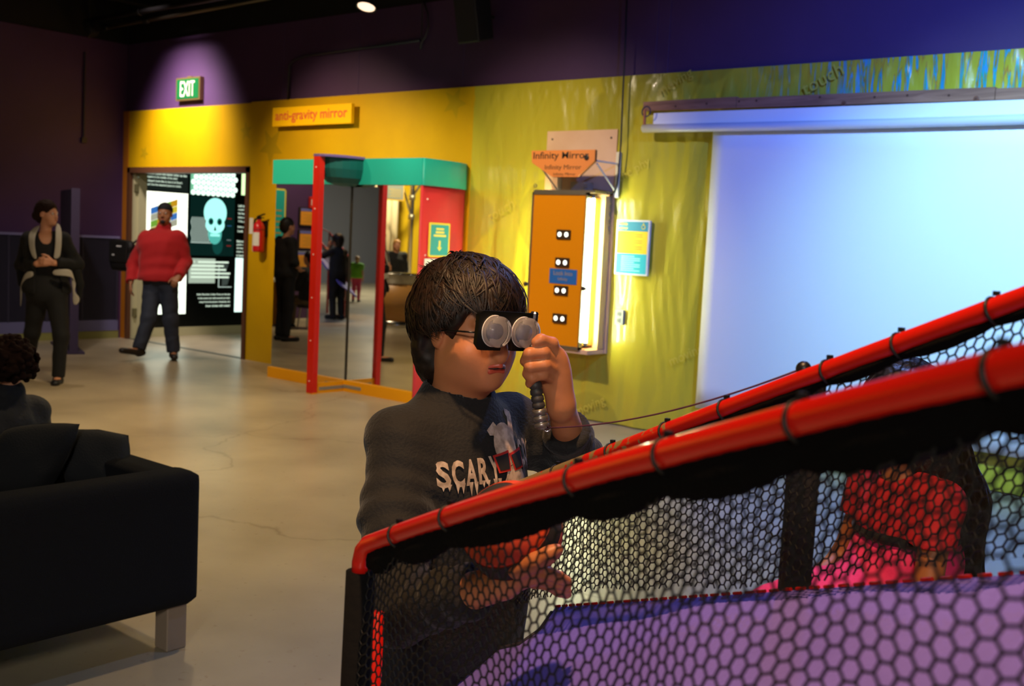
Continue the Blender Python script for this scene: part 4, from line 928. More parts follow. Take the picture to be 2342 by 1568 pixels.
# trousers and shoes
S = Shape(); S.ell(BP(0, -.005, .79), (.15, .112, .12), A, .03)
for q in (-1, 1): S.chain([BP(q * .075, 0, .78), BP(q * .085, .01, .43), BP(q * .085, -.02, .09)], [.092, .066, .055], .03); S.cut(BP(q * .085, -.02, .085), -UZ, .09)
blob('trousers', S, .009, mat('trousers_black', '#101013', .85, bump=(80, .2)), boy, folds(.002, 30, 8))
for q in (-1, 1):
    S = Shape(); S.cap(BP(q * .085, -.05, .05), BP(q * .1, .14, .042), .046, .04, .02); S.cut(BP(q * .09, .04, .004), -UZ, .3); blob('shoe', S, .008, fab_black, boy)
# printed lettering, wrapped on the cloth
from mathutils.bvhtree import BVHTree
TS = Shape(); TS.p = W_.p[:5]
tv_, tf_ = TS.build(.006, folds(.0026, 38, 5)); bv = BVHTree.FromPolygons([Vector(p) for p in tv_], [tuple(map(int, q)) for q in tf_])
def subdiv2d(v, f, mx):
    v = [tuple(p) for p in v]; tris = []
    for q in f:
        for i in range(1, len(q) - 1): tris.append((q[0], q[i], q[i + 1]))
    for _ in range(6):
        out = []; mid = {}; ch = False
        def M(a, b):
            k = (min(a, b), max(a, b))
            if k not in mid: mid[k] = len(v); v.append(((v[a][0] + v[b][0]) / 2, (v[a][1] + v[b][1]) / 2))
            return mid[k]
        D = lambda a, b: math.dist(v[a], v[b])
        for a, b, c in tris:
            if max(D(a, b), D(b, c), D(c, a)) > mx: ch = True; x, y, z = M(a, b), M(b, c), M(c, a); out += [(a, x, z), (x, b, y), (z, y, c), (x, y, z)]
            else: out.append((a, b, c))
        tris = out
        if not ch: break
    return np.array(v), tris
def on_shirt(name, v2, f2, m, parent=shirt, off=.0015, c=None):
    v2, f2 = subdiv2d(v2, f2, .012); out = []
    for a, b in v2:
        o = BP(a, .4, b); hit = bv.ray_cast(Vector(o), Vector(-tf))
        p = np.array(hit[0]) if hit[0] is not None else BP(a, .1, b); out.append(p + tf * (off + .003))
    return mesh_obj(name, out, f2, m, parent, True)
ink = mat('print_cream', '#c9b09a', .75, var=(60, '#9c8570', .1)); ink_red = mat('print_red', '#b02418', .7); ink_blk = mat('print_black', '#161314', .8)
def shirt_text(s, x0, x1, z0, h, tilt=.0, drip=True):
    n = len(s); cw = (x1 - x0) / n
    for i, ch in enumerate(s):
        v, f = text2d(ch, .035); lo, hi = v.min(0), v.max(0); q = (v - lo) / (hi - lo)
        q = np.stack([x0 + cw * i + q[:, 0] * cw * .9, z0 + tilt * (i + .5) / n + q[:, 1] * h], 1)
        on_shirt('print_letter', q, f, ink)
        if drip:
            for k in range(2):
                xx = x0 + cw * i + cw * (.2 + .4 * k); d_ = .006 + .006 * ((i * 7 + k * 3) % 3)
                zz = z0 + tilt * (i + .5) / n
                on_shirt('ink_drip', [(xx, zz + .006), (xx + .008, zz + .006), (xx + .004, zz - d_)], [(0, 2, 1)], ink)
shirt_text('SCARY', -.112, .006, 1.098, .044, .006); shirt_text('COOL', .066, .148, 1.122, .044, -.004)
sx, sz = .033, 1.134
def ov(cx, cz, rx, rz, n=20, rot=0): return [(cx + rx * math.cos(2 * math.pi * i / n) * math.cos(rot) - rz * math.sin(2 * math.pi * i / n) * math.sin(rot), cz + rx * math.cos(2 * math.pi * i / n) * math.sin(rot) + rz * math.sin(2 * math.pi * i / n) * math.cos(rot)) for i in range(n)]
fan_ = lambda p: [tuple(range(len(p)))]
def bone(a, b, wd):
    a, b = np.array(a), np.array(b); d = nrm(b - a)[:2]; n_ = np.array([-d[1], d[0]])
    P_ = [a + n_ * wd * 1.9 - d * wd, a + n_ * wd * 2.1 + d * wd * .6, a + n_ * wd + d * wd * 1.4, b + n_ * wd - d * wd * 1.4, b + n_ * wd * 2.1 - d * wd * .6, b + n_ * wd * 1.9 + d * wd, b + d * wd * .3, b - n_ * wd * 1.9 + d * wd, b - n_ * wd * 2.1 - d * wd * .6, b - n_ * wd - d * wd * 1.4, a - n_ * wd + d * wd * 1.4, a - n_ * wd * 2.1 + d * wd * .6, a - n_ * wd * 1.9 - d * wd, a - d * wd * .3]
    return [tuple(q) for q in P_]
for a, b in (((-.03 + sx, 1.191), (.045 + sx, 1.071)), ((.032 + sx, 1.211), (-.03 + sx, 1.061))): q = bone(a, b, .0062); on_shirt('print_bone', q, fan_(q), ink, off=.0012)
q = ov(sx - .004, sz + .03, .03, .036); on_shirt('print_skull', q, fan_(q), ink, off=.0022); q = ov(sx + .006, sz - .035, .017, .03); on_shirt('print_skull_jaw', q, fan_(q), ink, off=.0024)
for dx, w_ in ((-.021, .0), (.018, .0)):
    q = [(sx + dx - .021, sz + .014), (sx + dx + .019, sz + .02), (sx + dx + .015, sz - .014), (sx + dx - .013, sz - .016)]; on_shirt('print_glasses_rim', q, fan_(q), ink_red, off=.0034)
    q = [((a - sx - dx) * .8 + sx + dx, (b - sz) * .76 + sz + .0005) for a, b in q]; on_shirt('print_glasses_lens', q, fan_(q), ink_blk, off=.0046)

# hair: cap plus layered locks
mhair = mat('boy_hair', '#120b07', .5, spec=.4, var=(70, '#2a1a10', .15))
hl, hff, hu = axes(hf)
hairc = HC + hu * .024 - hff * .014; RX, RY, RZ = .089, .105, .099
S = Shape(); S.ell(hairc, (RX - .005, RY - .005, RZ - .005), (hl, hff, hu), .02); S.ell(QH(0, -.062, -.035), (.078, .055, .095), (hl, hff, hu), .03)
S.ell(QH(0, .115, -.045), (.10, .088, .105), (hl, hff, hu), .012, 'sub')
for q in (-1, 1): S.ell(QH(q * .092, .0, -.05), (.032, .04, .052), (hl, hff, hu), .012, 'sub')
hair = blob('hair', S, .005, mhair, boy, folds(.0016, 170, 4))
def hair_locks(n, rng):
    V_, F_ = [], []
    crown = nrm(V3(.05, -.45, .9))
    for _ in range(n):
        az = rng.uniform(-math.pi, math.pi); a0 = rng.uniform(.02, 1.45)
        e1 = nrm(np.cross(V3(0, 1, 0), crown)); e2 = np.cross(crown, e1)
        tang = e1 * math.cos(az) + e2 * math.sin(az)
        ln = rng.uniform(.45, .8); wd = rng.uniform(.0016, .0040); lift0 = rng.uniform(-.003, .006) + (rng.random() < .12) * rng.uniform(0, .006); sway = rng.normal() * .32; jit = rng.normal() * .10; curl = rng.uniform(-.3, 1.0)
        # hairline: how far from the crown this azimuth may go
        fr = tang[1]                                  # forward part
        pts = []
        K = 7
        for i in range(K + 1):
            a = a0 + ln * i / K; az2 = az + sway * (i / K) ** 2; tg = e1 * math.cos(az2) + e2 * math.sin(az2)
            d = crown * math.cos(a) + tg * math.sin(a)
            # stop at the fringe, ears and nape
            lim = -.02 if d[1] > .45 else (-.42 if d[1] > .1 else (-.30 if d[1] > -.3 else -.88))
            lim += .22 * math.sin(d[0] * 9 + 1.0) * (d[1] > .45)
            lim += jit
            if d[2] < lim: break
            k = 1 / math.sqrt((d[0] / RX) ** 2 + (d[1] / RY) ** 2 + (d[2] / RZ) ** 2)
            lf = lift0 + .004 * math.sin(math.pi * i / K) + .007 * curl * (i / K) ** 2
            pts.append(hairc + (hl * d[0] + hff * d[1] + hu * d[2]) * (k + lf))
        if len(pts) < 4: continue
        m = len(pts); b0 = len(V_)
        for i, p in enumerate(pts):
            tdir = nrm(pts[min(i + 1, m - 1)] - pts[max(i - 1, 0)]); out = nrm(p - hairc); sd = nrm(np.cross(tdir, out)); t = i / (m - 1); r = wd * (.55 + .45 * math.sin(math.pi * min(t * 1.3, 1) ** .8)) * (1 - t ** 3 * .95)
            V_ += [p + sd * r, p + out * r * .55, p - sd * r]
        for i in range(m - 1):
            for q in (0, 1): F_.append((b0 + i * 3 + q, b0 + i * 3 + q + 1, b0 + (i + 1) * 3 + q + 1, b0 + (i + 1) * 3 + q))
    return V_, F_
hv, hfc = hair_locks(9000, RNG); lk = mesh_obj('hair_locks', hv, np.array(hfc), mhair, hair, True); lk['kind'] = 'stuff'
# cowlick wisps at the back of the crown
wp = MB()
for i in range(16):
    a = at(978 + i * 2.0 + RNG.normal() * 3, 622 - i * 1.2, 1.99); wp.tube([a, a + CU * .006 - CR * .006, a + CU * .010 - CR * (.012 + .003 * RNG.normal())], [.0012, .001, .0003], 4)
wp.build('cowlick', mhair, hair)
# spectacles
gm = mat('spectacle_black', '#0b0a0a', .3)
gl = thing('spectacles', 'thin black spectacles worn by the boy behind the viewer', 'glasses', tuple(QH(0, .1, 0)))
for q in (-1, 1):
    r = rrect(.05, .034, .012, 4); c = QH(q * .033, .108, .002); pts = [c + hl * a + hu * b for a, b in r]; MB().tube(pts + pts[:1], .0016, 6, False).build('rim', gm, gl, True)
    MB().prism(r, c, hl, hu, hff, -.0005, .0005).build('lens', mat('clear_lens', '#ffffff', .02, trans=1, ior=1.1), gl)
    MB().tube([QH(q * .062, .108, .008), QH(q * .082, .09, .008), QH(q * .088, .04, .004), QH(q * .086, -.01, -.004), QH(q * .084, -.03, -.02)], .0017, 6).build('temple', gm, gl, True)
MB().tube([QH(-.012, .110, .004), QH(0, .113, .007), QH(.012, .110, .004)], .0015, 6).build('bridge', gm, gl, True)
# handheld prism viewer
vc = at(1158, 757, 1.858); vl, vf, vu = axes(nrm(hf + RH * .05), nrm(UZ + CR * -.0))
vu = nrm(vu + vl * .05); vl = nrm(vl - vu * (vl @ vu)); vf = np.cross(vl, vu) * -1
if vf @ hf < 0: vf = -vf
vw = thing('prism_viewer', 'black handheld viewer with two clear lenses and ribbed handle before the eyes', 'viewer', tuple(vc))
vblk = mat('viewer_black', '#080808', .38)
PW, PH = .135, .066
outl = rrect(PW, PH, .010, 4)
notch = [(a, b) for a, b in outl]
notch = [p for p in outl if p[1] > -.02] 
bl = [(-PW / 2, -PH / 2 + .01), (-PW / 2 + .01, -PH / 2), (-.013, -PH / 2), (-.010, -.018), (.010, -.018), (.013, -PH / 2), (PW / 2 - .01, -PH / 2), (PW / 2, -PH / 2 + .01)]
MB().prism([p for p in outl if p[1] > 0] + bl, vc, vl, vu, vf, -.004, .004).build('plate', vblk, vw)
clear = mat('clear_acrylic', '#f6eee8', .05, trans=.86, ior=1.38, spec=.9)
for q in (-1, 1):
    c = vc + vl * .0335 * q
    le = MB().lathe([(0, .004), (.0255, .004), (.0262, .006), (.0262, .020), (.0250, .0230), (.020, .0245), (.010, .0255), (0, .0258)], c, vf, 28).build('lens', clear, vw, True)
    MB().torus(c + vf * .0055, vf, .0258, .0012, 28, 6).build('rim', mat('lens_rim', '#e6ded8', .15), le, True)
    MB().lathe([(0, .0048), (.0235, .0048), (.0235, .0054), (0, .0056)], c, vf, 20).build('base_disc', mat('base_pale', '#b8aca6', .2), le, True); MB().lathe([(0, .0058), (.0125, .0058), (.0125, .009), (0, .0095)], c, vf, 20).build('prism_disc', mat('prism_blue', '#4a4e6e', .1, coat=.6), le, True)
h0, h1 = at(1212, 800, 1.885), at(1240, 978, 1.895)
MB().obox(vc + vl * (PW / 2 - .006) - vu * .0, vl, vf, vu, .006, .007, PH / 2 + .003, .003).build('clip', mat('chrome', '#c8c6cc', .15, 1.0), vw)
MB().tube([vc + vl * (PW / 2 - .012) - vu * .028, h0], .009, 12).build('neck', vblk, vw, True)
d = nrm(h1 - h0); L_ = np.linalg.norm(h1 - h0); prof = []
for i in range(9): z = L_ * i / 12; prof += [(.0095, z), (.0112, z + .002), (.0115, z + L_ / 12 - .003), (.0095, z + L_ / 12 - .001)]
MB().lathe(prof, h0, d, 18).build('grip', mat('grip_dark', '#3a3634', .5), vw, True)
prof = []
for i in range(3): z = L_ * (9 + i) / 12; prof += [(.0105, z), (.0128, z + .002), (.0132, z + L_ / 12 - .003), (.0108, z + L_ / 12 - .001)]
MB().lathe(prof + [(.008, L_ + .002)], h0, d, 18).build('ferrule', mat('grip_metal', '#8f8680', .32, .75), vw, True)
eye_ = h1 + CR * .008; MB().torus(eye_, CF, .006, .0014, 14, 6).build('eyelet', mat('chrome', ''), vw, True)
tp = at(1836, 842, 1.39)
cd = thing('tether_cord', 'thin purple cord tethering the viewer to the red rail', 'cord', tuple(eye_))
pts = [eye_ + (tp - eye_) * t - UZ * .018 * 4 * t * (1 - t) for t in np.linspace(0, 1, 15)]; MB().tube(pts, .0014, 6).build('cord', mat('cord_purple', '#5a3048', .6), cd, True)
MB().sphere(eye_, .0032, 10, 8).build('knot', mat('cord_purple', ''), cd, True)
# ball
bc = at(1172, 1214, 1.6); br = .0735
ball = thing('rubber_ball', 'orange and black rubber ball held against the boy under the rail', 'ball', tuple(bc))
bax = nrm(-CR * .40 + CU * .62 - CF * .68)
for i, (a0, a1, m) in enumerate(((0, 40, 'b'), (40, 74, 'o'), (74, 100, 'b'), (100, 128, 'o'), (128, 180, 'b'))):
    prof = [(br * math.sin(math.radians(a)), br * math.cos(math.radians(a))) for a in np.linspace(a1, a0, 10)]
    MB().lathe(prof, bc, bax, 40).build('orange_panel' if m == 'o' else 'black_panel', mat('ball_orange', '#d84a1c', .5) if m == 'o' else mat('ball_black', '#2c2822', .6), ball, True)
for a in (40, 74, 100, 128): MB().torus(bc + bax * br * math.cos(math.radians(a)), bax, br * math.sin(math.radians(a)), .0009, 40, 5).build('seam', mat('ball_seam', '#7a2a12', .6), ball, True)

# ================================================================ netted red table
NA, NB = at(862, 1238, 1.4), at(2342, 852, .582); ND = NB - NA; NEXT = NB + nrm(ND) * .12
FA, FB = at(1150, 1128, 1.99), at(2342, 690, 1.077); FD = FB - FA; FEXT = FB + nrm(FD) * .5
tb = thing('netted_table', 'red tube framed table with black netting and purple bed', 'table', (-.8, 1.15, 0))
mred = mat('rail_red', '#c8160a', .3, coat=.3); mworn = mat('rail_red_worn', '#c8160a', .35); nt, b = nodes(mworn)
tc = N(nt, 'ShaderNodeTexCoord'); nz_ = N(nt, 'ShaderNodeTexNoise', Scale=55.0, Detail=5.0); cr = N(nt, 'ShaderNodeValToRGB'); sp = N(nt, 'ShaderNodeSeparateXYZ')
nt.links.new(tc.outputs['Object'], nz_.inputs['Vector']); nt.links.new(tc.outputs['Object'], sp.inputs[0])
mr = N(nt, 'ShaderNodeMapRange'); mr.inputs[1].default_value = -.36; mr.inputs[2].default_value = .12; mr.inputs[3].default_value = .30; mr.inputs[4].default_value = -.2; nt.links.new(sp.outputs[0], mr.inputs[0])
ad = N(nt, 'ShaderNodeMath', operation='ADD'); nt.links.new(nz_.outputs['Fac'], ad.inputs[0]); nt.links.new(mr.outputs[0], ad.inputs[1])
cr.color_ramp.elements[0].position = .60; cr.color_ramp.elements[0].color = (*lin('#c8160a'), 1); cr.color_ramp.elements[1].position = .63; cr.color_ramp.elements[1].color = (*lin('#8a7448'), 1)
nt.links.new(ad.outputs[0], cr.inputs[0]); nt.links.new(cr.outputs[0], b.inputs['Base Color'])
TR = .0122
def arc_pts(a, b, bow, n=24): return [a + (b - a) * t + UZ * bow * 4 * t * (1 - t) for t in np.linspace(0, 1, n)]
# corner bend and near rail (the rail dips slightly)
post_top = at(826, 1285, 1.43); post_bot = V3(post_top[0] - .002, post_top[1] - .004, .02)
near = [post_top - UZ * .02, post_top, at(832, 1258, 1.425), at(844, 1244, 1.412)] + arc_pts(NA, NEXT, .010)
MB().tube(near, TR, 16).build('near_rail', mred, tb, True)
far = arc_pts(FA, FEXT, .004); MB().tube(far, TR * .97, 16).build('far_rail', mworn, tb, True)
MB().tube([post_top - UZ * .012, part_way(post_top, post_bot, .5) - CR * .002, post_bot], [.0195, .0215, .020], 14).build('padded_post', mat('post_foam', '#060506', .9, bump=(60, .3), spec=.2), tb, True)
MB().lathe([(.05, 0), (.05, .012), (.03, .018), (0, .02)], V3(post_bot[0], post_bot[1], 0), UZ, 20).build('post_foot', mat('lamp_black', ''), tb, True)
tie_m = mat('tie_black', '#0a0909', .5)
NDn, FDn = nrm(ND), nrm(FD)
def rail_pt(pts, px):     # nearest rail sample to an image column
    best = None
    for t in np.linspace(0, len(pts) - 1.001, 900):
        i = int(t); p = pts[i] + (pts[i + 1] - pts[i]) * (t - i); v = p - CC; x = IMG_W / 2 + FPX * (v @ CR) / (v @ CF)
        if best is None or abs(x - px) < best[0]: best = (abs(x - px), p, nrm(pts[i + 1] - pts[i]), t)
    return best[1:]
near_ties = [rail_pt(near, x) for x in (912, 1030, 1320, 1525, 1830, 2290)]; far_ties = [rail_pt(far, x) for x in (1275, 1400, 1525, 1660, 1895, 2060, 2275)]
for p_, d_, _ in near_ties + far_ties: 
    tt = MB().torus(p_ - UZ * .002, d_, TR + .002, .0018, 18, 6).build('cable_tie', tie_m, tb, True)
    MB().box(tuple(p_ + V3(-.003, -.003, TR + .001)), tuple(p_ + V3(.003, .003, TR + .006))).build('tie_head', tie_m, tt)
def hem(pts, ties, h0, h1, name, side):
    """bunched black net hem sagging between the ties, hung under the rail"""
    tv = sorted(t for _, _, t in ties); v = []; n = 160; T = np.linspace(3.2 if side else 1, len(pts) - 1.001, n); R_ = 9
    for k, t in enumerate(T):
        i = int(t); p = pts[i] + (pts[i + 1] - pts[i]) * (t - i); d = nrm(pts[i + 1] - pts[i])
        lo = max([x for x in tv if x <= t], default=tv[0] - 2); hi_ = min([x for x in tv if x > t], default=tv[-1] + 3)
        s = math.sin(math.pi * np.clip((t - lo) / max(hi_ - lo, 1e-3), 0, 1)); drop = h0 + h1 * s
        o = nrm(np.cross(d, UZ)); c = p - UZ * (TR * .8 + drop * .5)
        for q in range(R_):
            a = 2 * math.pi * q / R_; v.append(c + UZ * drop * .55 * math.cos(a) * (1 + .06 * math.sin(k * 1.7 + q)) + o * (.007 + .005 * s) * math.sin(a))
    f = [(k * R_ + q, k * R_ + (q + 1) % R_, (k + 1) * R_ + (q + 1) % R_, (k + 1) * R_ + q) for k in range(n - 1) for q in range(R_)]
    return mesh_obj(name, v, f, mat('net_hem', '#060505', .95, bump=(220, .25), spec=.1), tb, True)
hem(near, near_ties, .024, .010, 'near_net_hem', True); hem(far, far_ties, .008, .006, 'far_net_hem', False)
# hexagon netting
mnet = mat('net_black', '#0d0c0b', .6)
def hexnet(pts, depth, cell, r, name, seed, t0=0.0, drop0=.02, m=mnet, grow=0.0):
    seg = [0]; 
    for i in range(len(pts) - 1): seg.append(seg[-1] + np.linalg.norm(pts[i + 1] - pts[i]))
    seg = np.array(seg); P_ = np.array(pts); L = seg[-1]
    ca, ch = cell * 1.5, cell * math.sqrt(3) * .88            # column pitch, row pitch
    nc = int((L - t0) / ca); nr = int(depth / ch); rng = np.random.default_rng(seed); ph = rng.uniform(0, 6, 4)
    def pos(u, w):
        u = np.asarray(u, float); w = np.asarray(w, float); uu_ = np.clip(u + t0, 0, L); w = w * (1 + grow * (uu_ / L - .35))
        b = np.stack([np.interp(uu_, seg, P_[:, i]) for i in range(3)], -1); o = nrm(np.cross(P_[-1] - P_[0], UZ))
        b[..., 2] -= w + drop0 + .006 * np.sin(u * 9 + ph[0]) * np.clip(w / .1, 0, 1) + .003 * np.sin(u * 31 + w * 20 + ph[1])
        off = .012 * np.sin(u * 7 + w * 6 + ph[2]) * np.clip(w / .1, 0, 1) + .004 * np.sin(u * 23 - w * 17 + ph[3])
        return b + off[..., None] * o
    E_ = []
    for c in range(nc):
        for q in range(nr):
            y = q * ch + (ch / 2 if c % 2 else 0); x = c * ca
            pL, pTL, pTR, pR = (x - cell, y), (x - cell / 2, y - ch / 2), (x + cell / 2, y - ch / 2), (x + cell, y); E_ += [(pL, pTL), (pTL, pTR), (pTR, pR)]
    E_ = np.array(E_); a = pos(E_[:, 0, 0], E_[:, 0, 1]); b = pos(E_[:, 1, 0], E_[:, 1, 1])
    d = b - a; d /= np.linalg.norm(d, axis=1)[:, None]; o = nrm(np.cross(P_[-1] - P_[0], UZ)); s1 = np.cross(d, o); s1 /= np.linalg.norm(s1, axis=1)[:, None]
    n = len(a); v = np.concatenate([x + k for x in (a, b) for k in (s1 * r, -s1 * r * .5 + o * r * .87, -s1 * r * .5 - o * r * .87)]); idx = np.arange(n)
    f = np.concatenate([np.stack([idx + n * i, idx + n * ((i + 1) % 3), idx + n * (3 + (i + 1) % 3), idx + n * (3 + i)], 1) for i in range(3)])
    ob = mesh_obj(name, v, f, m, tb); ob['kind'] = 'stuff'; return ob
hexnet(near[2:], .43, .0098, .0014, 'near_net', 1); hexnet(far, .235, .0080, .00125, 'far_net', 2, drop0=.010, grow=.42)
# purple bed sloping up to the right
BA, BB = at(1270, 1388, 1.95), at(2342, 1312, 1.085); bd_ = nrm(BB - BA)
LR0, LR1 = V3(post_top[0], post_top[1], NA[2] - .44), NEXT - UZ * .44        # lower rail of the near side
_w = (LR1 - BA) - bd_ * ((LR1 - BA) @ bd_); bh = nrm(_w); wbed = np.linalg.norm(_w); bn = np.cross(bd_, bh); bn = -bn if bn[2] < 0 else bn
def on_bed(px, py):
    d_ = ray(px, py); t = ((BA - CC) @ bn) / (d_ @ bn); p = CC + d_ * t - BA; return (p @ bd_, p @ bh)
bed = [on_bed(1262, 1400), on_bed(1235, 1440), on_bed(1190, 1472), on_bed(1110, 1490), on_bed(1000, 1492), on_bed(945, 1490), on_bed(872, 1540)]
e_end = ((BB - BA) @ bd_ + .5)
bed = bed + [(bed[-1][0] - .01, wbed), (e_end, wbed), (e_end, 0), (0, 0)]
mbed = mat('bed_purple', '#7c6cd2', .6, bump=(60, .15), var=(4, '#7060c0', .2))
MB().prism(bed, BA, bd_, bh, bn, -.02, 0).build('bed', mbed, tb)
edge = MB(); 
for i in range(54):
    t = i * .026 + .004; a = BA + bd_ * t + bn * .002; edge.tube([a, a + bd_ * .016], .0024, 5)
edge.build('red_lacing', mat('lacing_red', '#c01810', .5), tb)
pts = [BA + bd_ * a + bh * b for a, b in bed[:7]]; MB().tube(pts, .004, 6).build('bed_piping', mat('piping_dark', '#2a2430', .7), tb, True)
# posts
q0 = at(1853, 858, 1.395); MB().obox(V3(q0[0], q0[1], q0[2] / 2 - .004), RH, FH, UZ, .019, .012, q0[2] / 2 - .004, .003).build('wooden_post', mat('post_brown', '#2a2018', .7, bump=(40, .2)), tb)
MB().sphere(at(1838, 843, 1.385), .010, 12, 8).build('cord_anchor', mat('lamp_black', ''), tb, True)
q1 = at(862, 1400, 1.60); MB().tube([q1, V3(q1[0], q1[1], 0.0)], .011, 12).build('red_leg', mred, tb, True)
for t in (.3, .95):
    a = part_way(LR0, LR1, t); MB().tube([a, V3(a[0], a[1], 0)], .012, 10).build('leg', mred, tb, True)
# near side net foot rail out of frame
MB().tube([LR0, LR1], .009, 10).build('lower_rail', mred, tb, True)
# far end of the frame, past the right edge of the view
MB().tube([NEXT, NEXT + (FEXT - NEXT) * .5 + UZ * .004, FEXT], TR, 14).build('end_rail', mred, tb, True)
for q in (NEXT, FEXT):
    MB().tube([q, V3(q[0], q[1], 0)], TR, 12).build('end_leg', mred, tb, True); MB().sphere(q, TR * 1.15, 14, 10).build('corner_joint', mred, tb, True)
# ================================================================ sofa with cushions at left
fab_sofa = mat('sofa_fabric', '#141417', .95, bump=(180, .35), spec=.2); fab_top = mat('sofa_fabric', '')
so = thing('sofa', 'dark grey fabric sofa with pale wooden legs at the left', 'sofa', (-4.4, 1.6, 0))
XA, YB = -3.3, 2.26
def cushion_box(name, lo, hi, r, m, parent, h=.022):
    lo, hi = np.array(lo, float), np.array(hi, float); n = np.ceil((hi - lo + .08) / h).astype(int) + 1; o = lo - .04
    g = [o[i] + h * np.arange(n[i]) for i in range(3)]; c = (lo + hi) / 2; e = (hi - lo) / 2 - r
    q = [np.maximum(np.abs(g[i] - c[i]) - e[i], 0) for i in range(3)]; i_ = [np.abs(g[i] - c[i]) - e[i] for i in range(3)]
    D = np.sqrt(q[0][:, None, None] ** 2 + q[1][None, :, None] ** 2 + q[2][None, None, :] ** 2) + np.minimum(np.maximum(np.maximum(i_[0][:, None, None], i_[1][None, :, None]), i_[2][None, None, :]), 0) - r
    v, f = surfnet(D.astype(np.float32), o, h); return mesh_obj(name, v, f, m, parent, True)
cushion_box('arm', (XA - .15, .75, .165), (XA, YB, .65), .03, fab_sofa, so)
cushion_box('back', (-6.3, YB - .16, .165), (XA - .02, YB - .004, .645), .03, fab_sofa, so)
cushion_box('seat', (-6.3, .75, .165), (XA - .15, YB - .15, .42), .035, fab_sofa, so)
wleg = mat('pale_wood_leg', '#8c7a68', .5, bump=(30, .1))
for x, y in ((XA - .075, YB - .07), (XA - .075, .85), (-6.2, YB - .07), (-6.2, .85)): MB().obox((x, y, .085), UX, UY, UZ, .04, .04, .085, .004).build('leg', wleg, so)
def pillow(name, label, c, u, w, n_, a, b, t, m, seed, grp):
    c, u, w, n_ = np.asarray(c, float), nrm(u), nrm(w), nrm(n_); N_ = 22; v = []; f = []
    for sgn in (1, -1):
        for i in range(N_ + 1):
            for j in range(N_ + 1):
                x, y = i / N_ * 2 - 1, j / N_ * 2 - 1; k = (1 - x ** 4) * (1 - y ** 4); pin = 1 - .04 * ((1 - abs(y)) ** 0 * (1 - y * y)) * abs(x) ** 3; pin2 = 1 - .04 * (1 - x * x) * abs(y) ** 3
                q_ = 1 - .13 * x * x * y * y; v.append(c + u * a * x * pin * q_ + w * b * y * pin2 * q_ + n_ * sgn * t * max(k, 0) ** .55 * (1 + .06 * math.sin(5 * x + seed) * math.cos(4 * y)))
    M = (N_ + 1) ** 2
    for s_ in (0, 1):
        for i in range(N_):
            for j in range(N_):
                q = [s_ * M + i * (N_ + 1) + j, s_ * M + (i + 1) * (N_ + 1) + j, s_ * M + (i + 1) * (N_ + 1) + j + 1, s_ * M + i * (N_ + 1) + j + 1]; f.append(tuple(q if s_ == 0 else q[::-1]))
    root = thing(name, label, 'cushion', tuple(c), grp); o = mesh_obj('cover', v, f, m, root, True)
    pts = []
    for x, y in [(-1, -1), (0, -1), (1, -1), (1, 0), (1, 1), (0, 1), (-1, 1), (-1, 0), (-1, -1)]:
        pin = 1 - .04 * (1 - y * y) * abs(x) ** 3; pin2 = 1 - .04 * (1 - x * x) * abs(y) ** 3; q_ = 1 - .13 * x * x * y * y; pts.append(c + u * a * x * pin * q_ + w * b * y * pin2 * q_)
    MB().tube(pts, .004, 5, False).build('seam', m, root); return root
fab_p = mat('pillow_fabric', '#121214', .9, bump=(160, .3)); fab_p2 = mat('pillow_fabric_grey', '#17181b', .9, bump=(160, .3))
c1 = at(62, 1052, 4.02); pillow('throw_cushion', 'pointed black cushion leaning on the sofa arm in front', c1, nrm(RH + UZ * .12), nrm(UZ + RH * .35 + FH * .25), nrm(-FH + UZ * .3), .155, .15, .075, fab_p, 1, 'sofa cushions')
c2 = at(222, 1050, 4.12); pillow('throw_cushion', 'rounded dark grey cushion leaning in the sofa corner', c2, nrm(RH - UZ * .05), nrm(UZ + FH * .35 - RH * .1), nrm(-FH + UZ * .35), .128, .115, .07, fab_p2, 2, 'sofa cushions')
# curly haired child sitting on the sofa
kc = at(18, 838, 4.62); kid = thing('person', 'child with curly brown hair in a dark jacket sitting on the sofa', 'person', (kc[0], kc[1], .42))
kf = nrm(-RH * .5 + FH * .4 - UX * .2); S = Shape(); Qk = head_shape(S, kc, kf, .92)
S.cap(kc - UZ * .2, kc - UZ * .06, .05, .045, .02); S.ell(kc - UZ * .32, (.11, .15, .17), (kf, np.cross(UZ, kf), UZ), .04)
kl = np.cross(UZ, kf)
for q in (-1, 1):
    S.chain([kc - UZ * .22 + kl * q * .13, kc - UZ * .42 + kl * q * .17 + kf * .03, kc - UZ * .44 + kl * q * .1 + kf * .2], [.04, .035, .025], .02); hand_shape(S, kc - UZ * .44 + kl * q * .1 + kf * .2, kf, -UZ, -q * kl, .75, .3)
    S.chain([kc - UZ * .42 + kl * q * .08, kc - UZ * .45 + kl * q * .09 + kf * .33, kc - UZ * .78 + kl * q * .09 + kf * .36], [.07, .05, .04], .03)
blob('body', S, .007, skin_w, kid); eyes(Qk, kid, .92)
S = Shape(); S.ell(kc - UZ * .32, (.13, .175, .19), (kf, kl, UZ), .05); S.cap(kc - UZ * .19 + kl * .11, kc - UZ * .19 - kl * .11, .06, None, .04); S.cap(kc - UZ * .15, kc - UZ * .125, .075, None, .02)
for q in (-1, 1): S.chain([kc - UZ * .22 + kl * q * .13, kc - UZ * .42 + kl * q * .17 + kf * .03, kc - UZ * .44 + kl * q * .1 + kf * .18], [.06, .055, .045], .03)
blob('jacket', S, .008, mat('jacket_dark', '#17171b', .85, bump=(60, .4)), kid, folds(.005, 34, 9))
S = Shape()
